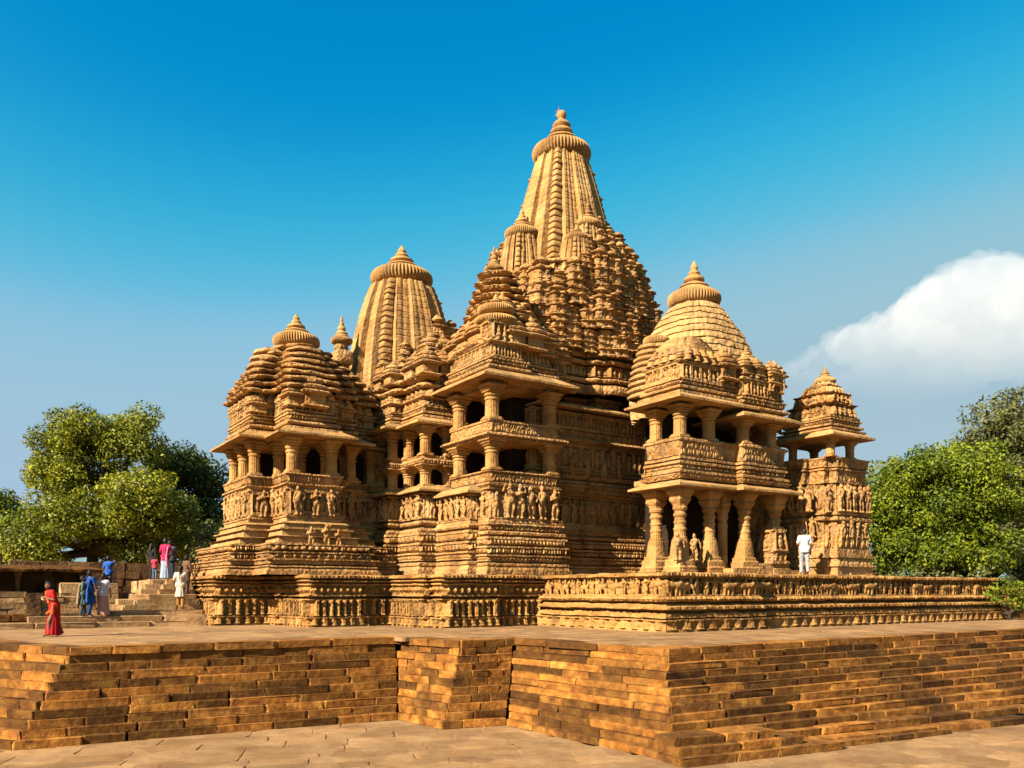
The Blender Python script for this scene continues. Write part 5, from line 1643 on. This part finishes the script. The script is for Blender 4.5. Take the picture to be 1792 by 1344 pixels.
def person(label, px, d, z, yaw, H, top, top_c, bottom, bottom_c, stride=.12, arms=(0, 0), hair='short', lean=0.0, scarf=None, child=False):
    """front is -y in local space, turned by yaw; arms: 0 hanging, 1 elbow bent, 2 across the chest, 3 hand to head"""
    w_ = at(px, d)
    e = empty('person', (w_[0], w_[1], z))
    e.rotation_euler = (0, 0, yaw)
    tag(e, label, 'person', 'visitors at the temple')
    k = H / 1.65
    def s3(p): return (p[0] * k, p[1] * k, p[2] * k)
    lz = lambda z_: -lean * max(0, z_ - .9)
    hipL, hipR = (-.085, 0, .88), (.085, 0, .88)
    J = {}
    for sd, x in (('L', -1), ('R', 1)):
        f = stride * x
        J['hip' + sd] = (x * .085, 0, .88)
        J['kn' + sd] = (x * .095, -.03 - f * .75, .47)
        J['an' + sd] = (x * .10, .02 - f * (1.3 if f < 0 else 1.1), .075 + (.03 if f < -.05 else 0))
        J['to' + sd] = (x * .11, J['an' + sd][1] - .15, .03)
        J['sh' + sd] = (x * .17, lz(1.36), 1.36)
        m = arms[0 if x < 0 else 1]
        if m == 0: el, ha = (x * .23, .02 + f * .6 + lz(1.1), 1.09), (x * .23, -.06 + f * 1.2 + lz(.9), .84)
        elif m == 1: el, ha = (x * .25, .04 + lz(1.1), 1.10), (x * .18, -.22 + lz(1.1), 1.08)
        elif m == 2: el, ha = (x * .24, -.04 + lz(1.1), 1.12), (-x * .02, -.20 + lz(1.1), 1.18)
        else: el, ha = (x * .30, -.08 + lz(1.3), 1.38), (x * .12, -.12 + lz(1.5), 1.52)
        J['el' + sd], J['ha' + sd] = el, ha
    ch = (0, lz(1.25), 1.25); nk = (0, lz(1.42) , 1.43); hd = (0, lz(1.55) - .015, 1.545)
    body = [((-.06, 0, .92), (.06, 0, .92), .125, .125), ((0, 0, .95), ch, .125, .135), ((-.08, ch[1], 1.28), (.08, ch[1], 1.28), .105, .105), ((-.12, ch[1], 1.36), (.12, ch[1], 1.36), .065, .065), (ch, nk, .07, .05), (nk, hd, .05, .06),
            (hd, (hd[0], hd[1], 1.58), .085, .088), ((0, hd[1] - .03, 1.50), (0, hd[1] - .04, 1.485), .06, .045), ((0, hd[1] - .095, 1.535), (0, hd[1] - .105, 1.525), .016, .014), ((-.085, hd[1] + .01, 1.545), (-.09, hd[1] + .01, 1.53), .02, .016), ((.085, hd[1] + .01, 1.545), (.09, hd[1] + .01, 1.53), .02, .016)]
    shirt, trous = [((-.06, 0, .94), (.06, 0, .94), .145, .145), ((0, 0, .98), ch, .142, .155), ((-.09, ch[1], 1.28), (.09, ch[1], 1.28), .12, .12), ((-.13, ch[1], 1.355), (.13, ch[1], 1.355), .078, .078)], [((-.05, 0, .92), (.05, 0, .92), .138, .138)]
    for sd, x in (('L', -1), ('R', 1)):
        hp, kn, an, to, sh, el, ha = (np.array(J[n + sd]) for n in ('hip', 'kn', 'an', 'to', 'sh', 'el', 'ha'))
        body += [(hp, kn, .085, .058), (kn, an, .055, .036), (an, to, .036, .026), (sh, el, .05, .038), (el, ha, .036, .024)]
        shirt += [(sh, sh * .25 + el * .75 if bottom != 'kurta_long' else el, .066, .06)]
        trous += [(hp, kn, .098, .078), (kn, an + np.array((0, 0, .03)), .076, .066)]
        dd = ha - el; dd = dd / np.linalg.norm(dd)
        sidev = np.cross(dd, [0, 1, 0]); sidev /= max(np.linalg.norm(sidev), 1e-6)
        palm = ha + dd * .055
        body.append((ha, palm, .026, .028))
        curl = np.cross(sidev, dd)
        for q, fl_ in ((-1.5, .055), (-.5, .068), (.5, .064), (1.5, .05)):
            b0 = palm + sidev * q * .014 + dd * .012
            m0 = b0 + dd * fl_ * .55
            body += [(b0, m0, .0105, .010), (m0, m0 + dd * fl_ * .35 + curl * .018, .010, .009)]
        tb = ha + dd * .02 + sidev * .028
        body += [(tb, tb + sidev * .025 + dd * .03, .012, .011), (tb + sidev * .025 + dd * .03, tb + sidev * .022 + dd * .055, .011, .009)]
    sc = lambda L: [(s3(c[0]), s3(c[1]), c[2] * k, c[3] * k) for c in L]
    obj('body', blob('body', sc(body), .0125, M['skin'], 1), e)
    # clothing
    def folds(z0, z1, r0, r1, n, fr, off=(0, 0)):
        out = []
        for i in range(n):
            a = 2 * math.pi * i / n
            out.append(((r0 * math.cos(a), r0 * .8 * math.sin(a), z0), (r1 * math.cos(a) + off[0], r1 * math.sin(a) + off[1], z1), fr * .8, fr))
        return out
    if top == 'kurta':
        shirt += folds(1.0, .52, .08, .16, 11, .055)
    elif top == 'shirt':
        shirt += folds(1.0, .83, .09, .13, 11, .05)
    elif top == 'sari':
        shirt += folds(1.0, .80, .09, .12, 10, .05)
    obj('top', blob('top', sc(shirt), .016, cloth('cloth_top', top_c), 2), e)
    if bottom == 'skirt':
        trous = [((-.05, 0, .92), (.05, 0, .92), .14, .14)] + folds(.95, .09, .10, .19, 13, .055, (0, -.03)) + [((0, 0, .9), (0, 0, .2), .12, .15)]
    obj('trousers' if bottom != 'skirt' else 'skirt', blob('bottom', sc(trous), .016, cloth('cloth_bottom', bottom_c), 2), e)
    hc = [((0, hd[1] + .03, 1.595), (0, hd[1] + .045, 1.545), .092, .088), ((0, hd[1] - .02, 1.63), (0, hd[1], 1.63), .068, .07)]
    if hair == 'plait': hc += [((0, hd[1] + .09, 1.53), (0, hd[1] + .13, 1.32), .04, .028), ((0, hd[1] + .13, 1.32), (0, hd[1] + .15, 1.12), .028, .012)]
    elif hair == 'bun': hc += [((0, hd[1] + .12, 1.56), (0, hd[1] + .13, 1.55), .05, .05)]
    elif hair == 'long': hc += [((0, hd[1] + .07, 1.54), (0, hd[1] + .11, 1.34), .08, .07), ((-.06, hd[1] + .04, 1.52), (-.07, hd[1] + .06, 1.38), .04, .03), ((.06, hd[1] + .04, 1.52), (.07, hd[1] + .06, 1.38), .04, .03)]
    obj('hair', blob('hair', sc(hc), .014, M['hair'], 1), e)
    if scarf:
        sp = [((-.14, ch[1] - .10, 1.36), (.10, -.15 + lz(1.1), 1.02), .035, .04), ((.10, -.15, 1.02), (.20, -.02, .92), .04, .035), ((-.14, ch[1] - .05, 1.38), (-.16, ch[1] + .12, 1.30), .04, .04), ((-.16, ch[1] + .12, 1.30), (-.12, .17, .95), .04, .035), ((-.12, .17, .95), (-.16, .20, .55), .05, .05),
              ((.18, -.10, .95), (.22, -.14, .70), .05, .07), ((.16, -.14, .78), (.0, -.20, .70), .05, .05)]
        obj('shawl', blob('shawl', sc(sp), .015, cloth('cloth_shawl', scarf), 2), e)
    return e

step = .205
person('person in a red sari with orange shawl walking along the terrace at left', 95, 24.8, 0.0, rad(-40), 1.62, 'sari', (.55, .012, .010), 'skirt', (.42, .006, .010), .20, (1, 2), 'bun', .24, (.62, .10, .02))
person('person in a deep blue dress standing low on the stairs', 157, 31.05, .41, rad(150), 1.72, 'kurta', (.010, .07, .30), 'trousers', (.008, .045, .16), .06, (2, 0), 'short', .03, (.02, .10, .40))
person('person with white top and dusty pink wrap beside the blue dress', 181, 31.35, .41, rad(190), 1.60, 'shirt', (.60, .58, .62), 'skirt', (.50, .27, .22), .05, (0, 1), 'short')
person('person with dark hair and bright blue top standing above the blue dress', 190, 36.5, 1.30, rad(170), 1.60, 'shirt', (.02, .10, .42), 'trousers', (.10, .05, .06), .05, (3, 0), 'short', 0)
person('person with pale hair cloth and green-grey top beside the blue dress', 145, 30.95, .41, rad(120), 1.50, 'kurta', (.08, .14, .13), 'trousers', (.06, .07, .08), .05, (1, 0), 'short', 0, (.45, .30, .18))
person('person in magenta top and pale blue trousers at the head of the stairs', 290, 35.3, 1.85, rad(175), 1.74, 'sari', (.50, .015, .10), 'skirt', (.32, .40, .52), .06, (1, 2), 'short', 0, (.55, .20, .30))
person('person in dark blue walking at the head of the stairs', 298, 36.0, 1.85, rad(200), 1.70, 'shirt', (.10, .12, .18), 'trousers', (.02, .035, .10), .10, (0, 0), 'short')
person('person in black standing left of the magenta top', 266, 36.6, 1.84, rad(160), 1.62, 'shirt', (.02, .018, .02), 'trousers', (.02, .02, .025), .04, (0, 0), 'long')
person('child in a red top beside the magenta top', 271, 35.6, 1.85, rad(190), 1.02, 'shirt', (.45, .05, .07), 'trousers', (.12, .16, .25), .05, (0, 0), 'short')
person('person in a long white tunic and ochre trousers seen from behind on the stairs', 316, 33.4, .62, rad(10) + math.pi, 1.75, 'kurta', (.66, .56, .44), 'trousers', (.36, .17, .035), .10, (0, 0), 'plait')
person('person in brown half hidden behind the white tunic', 327, 34.6, 1.23, rad(150), 1.62, 'shirt', (.16, .09, .05), 'trousers', (.10, .06, .04), .05, (0, 1), 'short')
person('man in a white shirt and grey trousers facing the right tower', 1408, 32.0, PZ + .005, rad(170), 1.76, 'shirt', (.72, .70, .70), 'trousers', (.36, .38, .40), .06, (0, 1), 'short', .08)
tri = sum(len(o.data.polygons) for o in bpy.data.objects if o.type == 'MESH')
print('faces (with copies):', tri, 'unique', sum(len(m.polygons) for m in bpy.data.meshes), 'objects', len(bpy.data.objects))
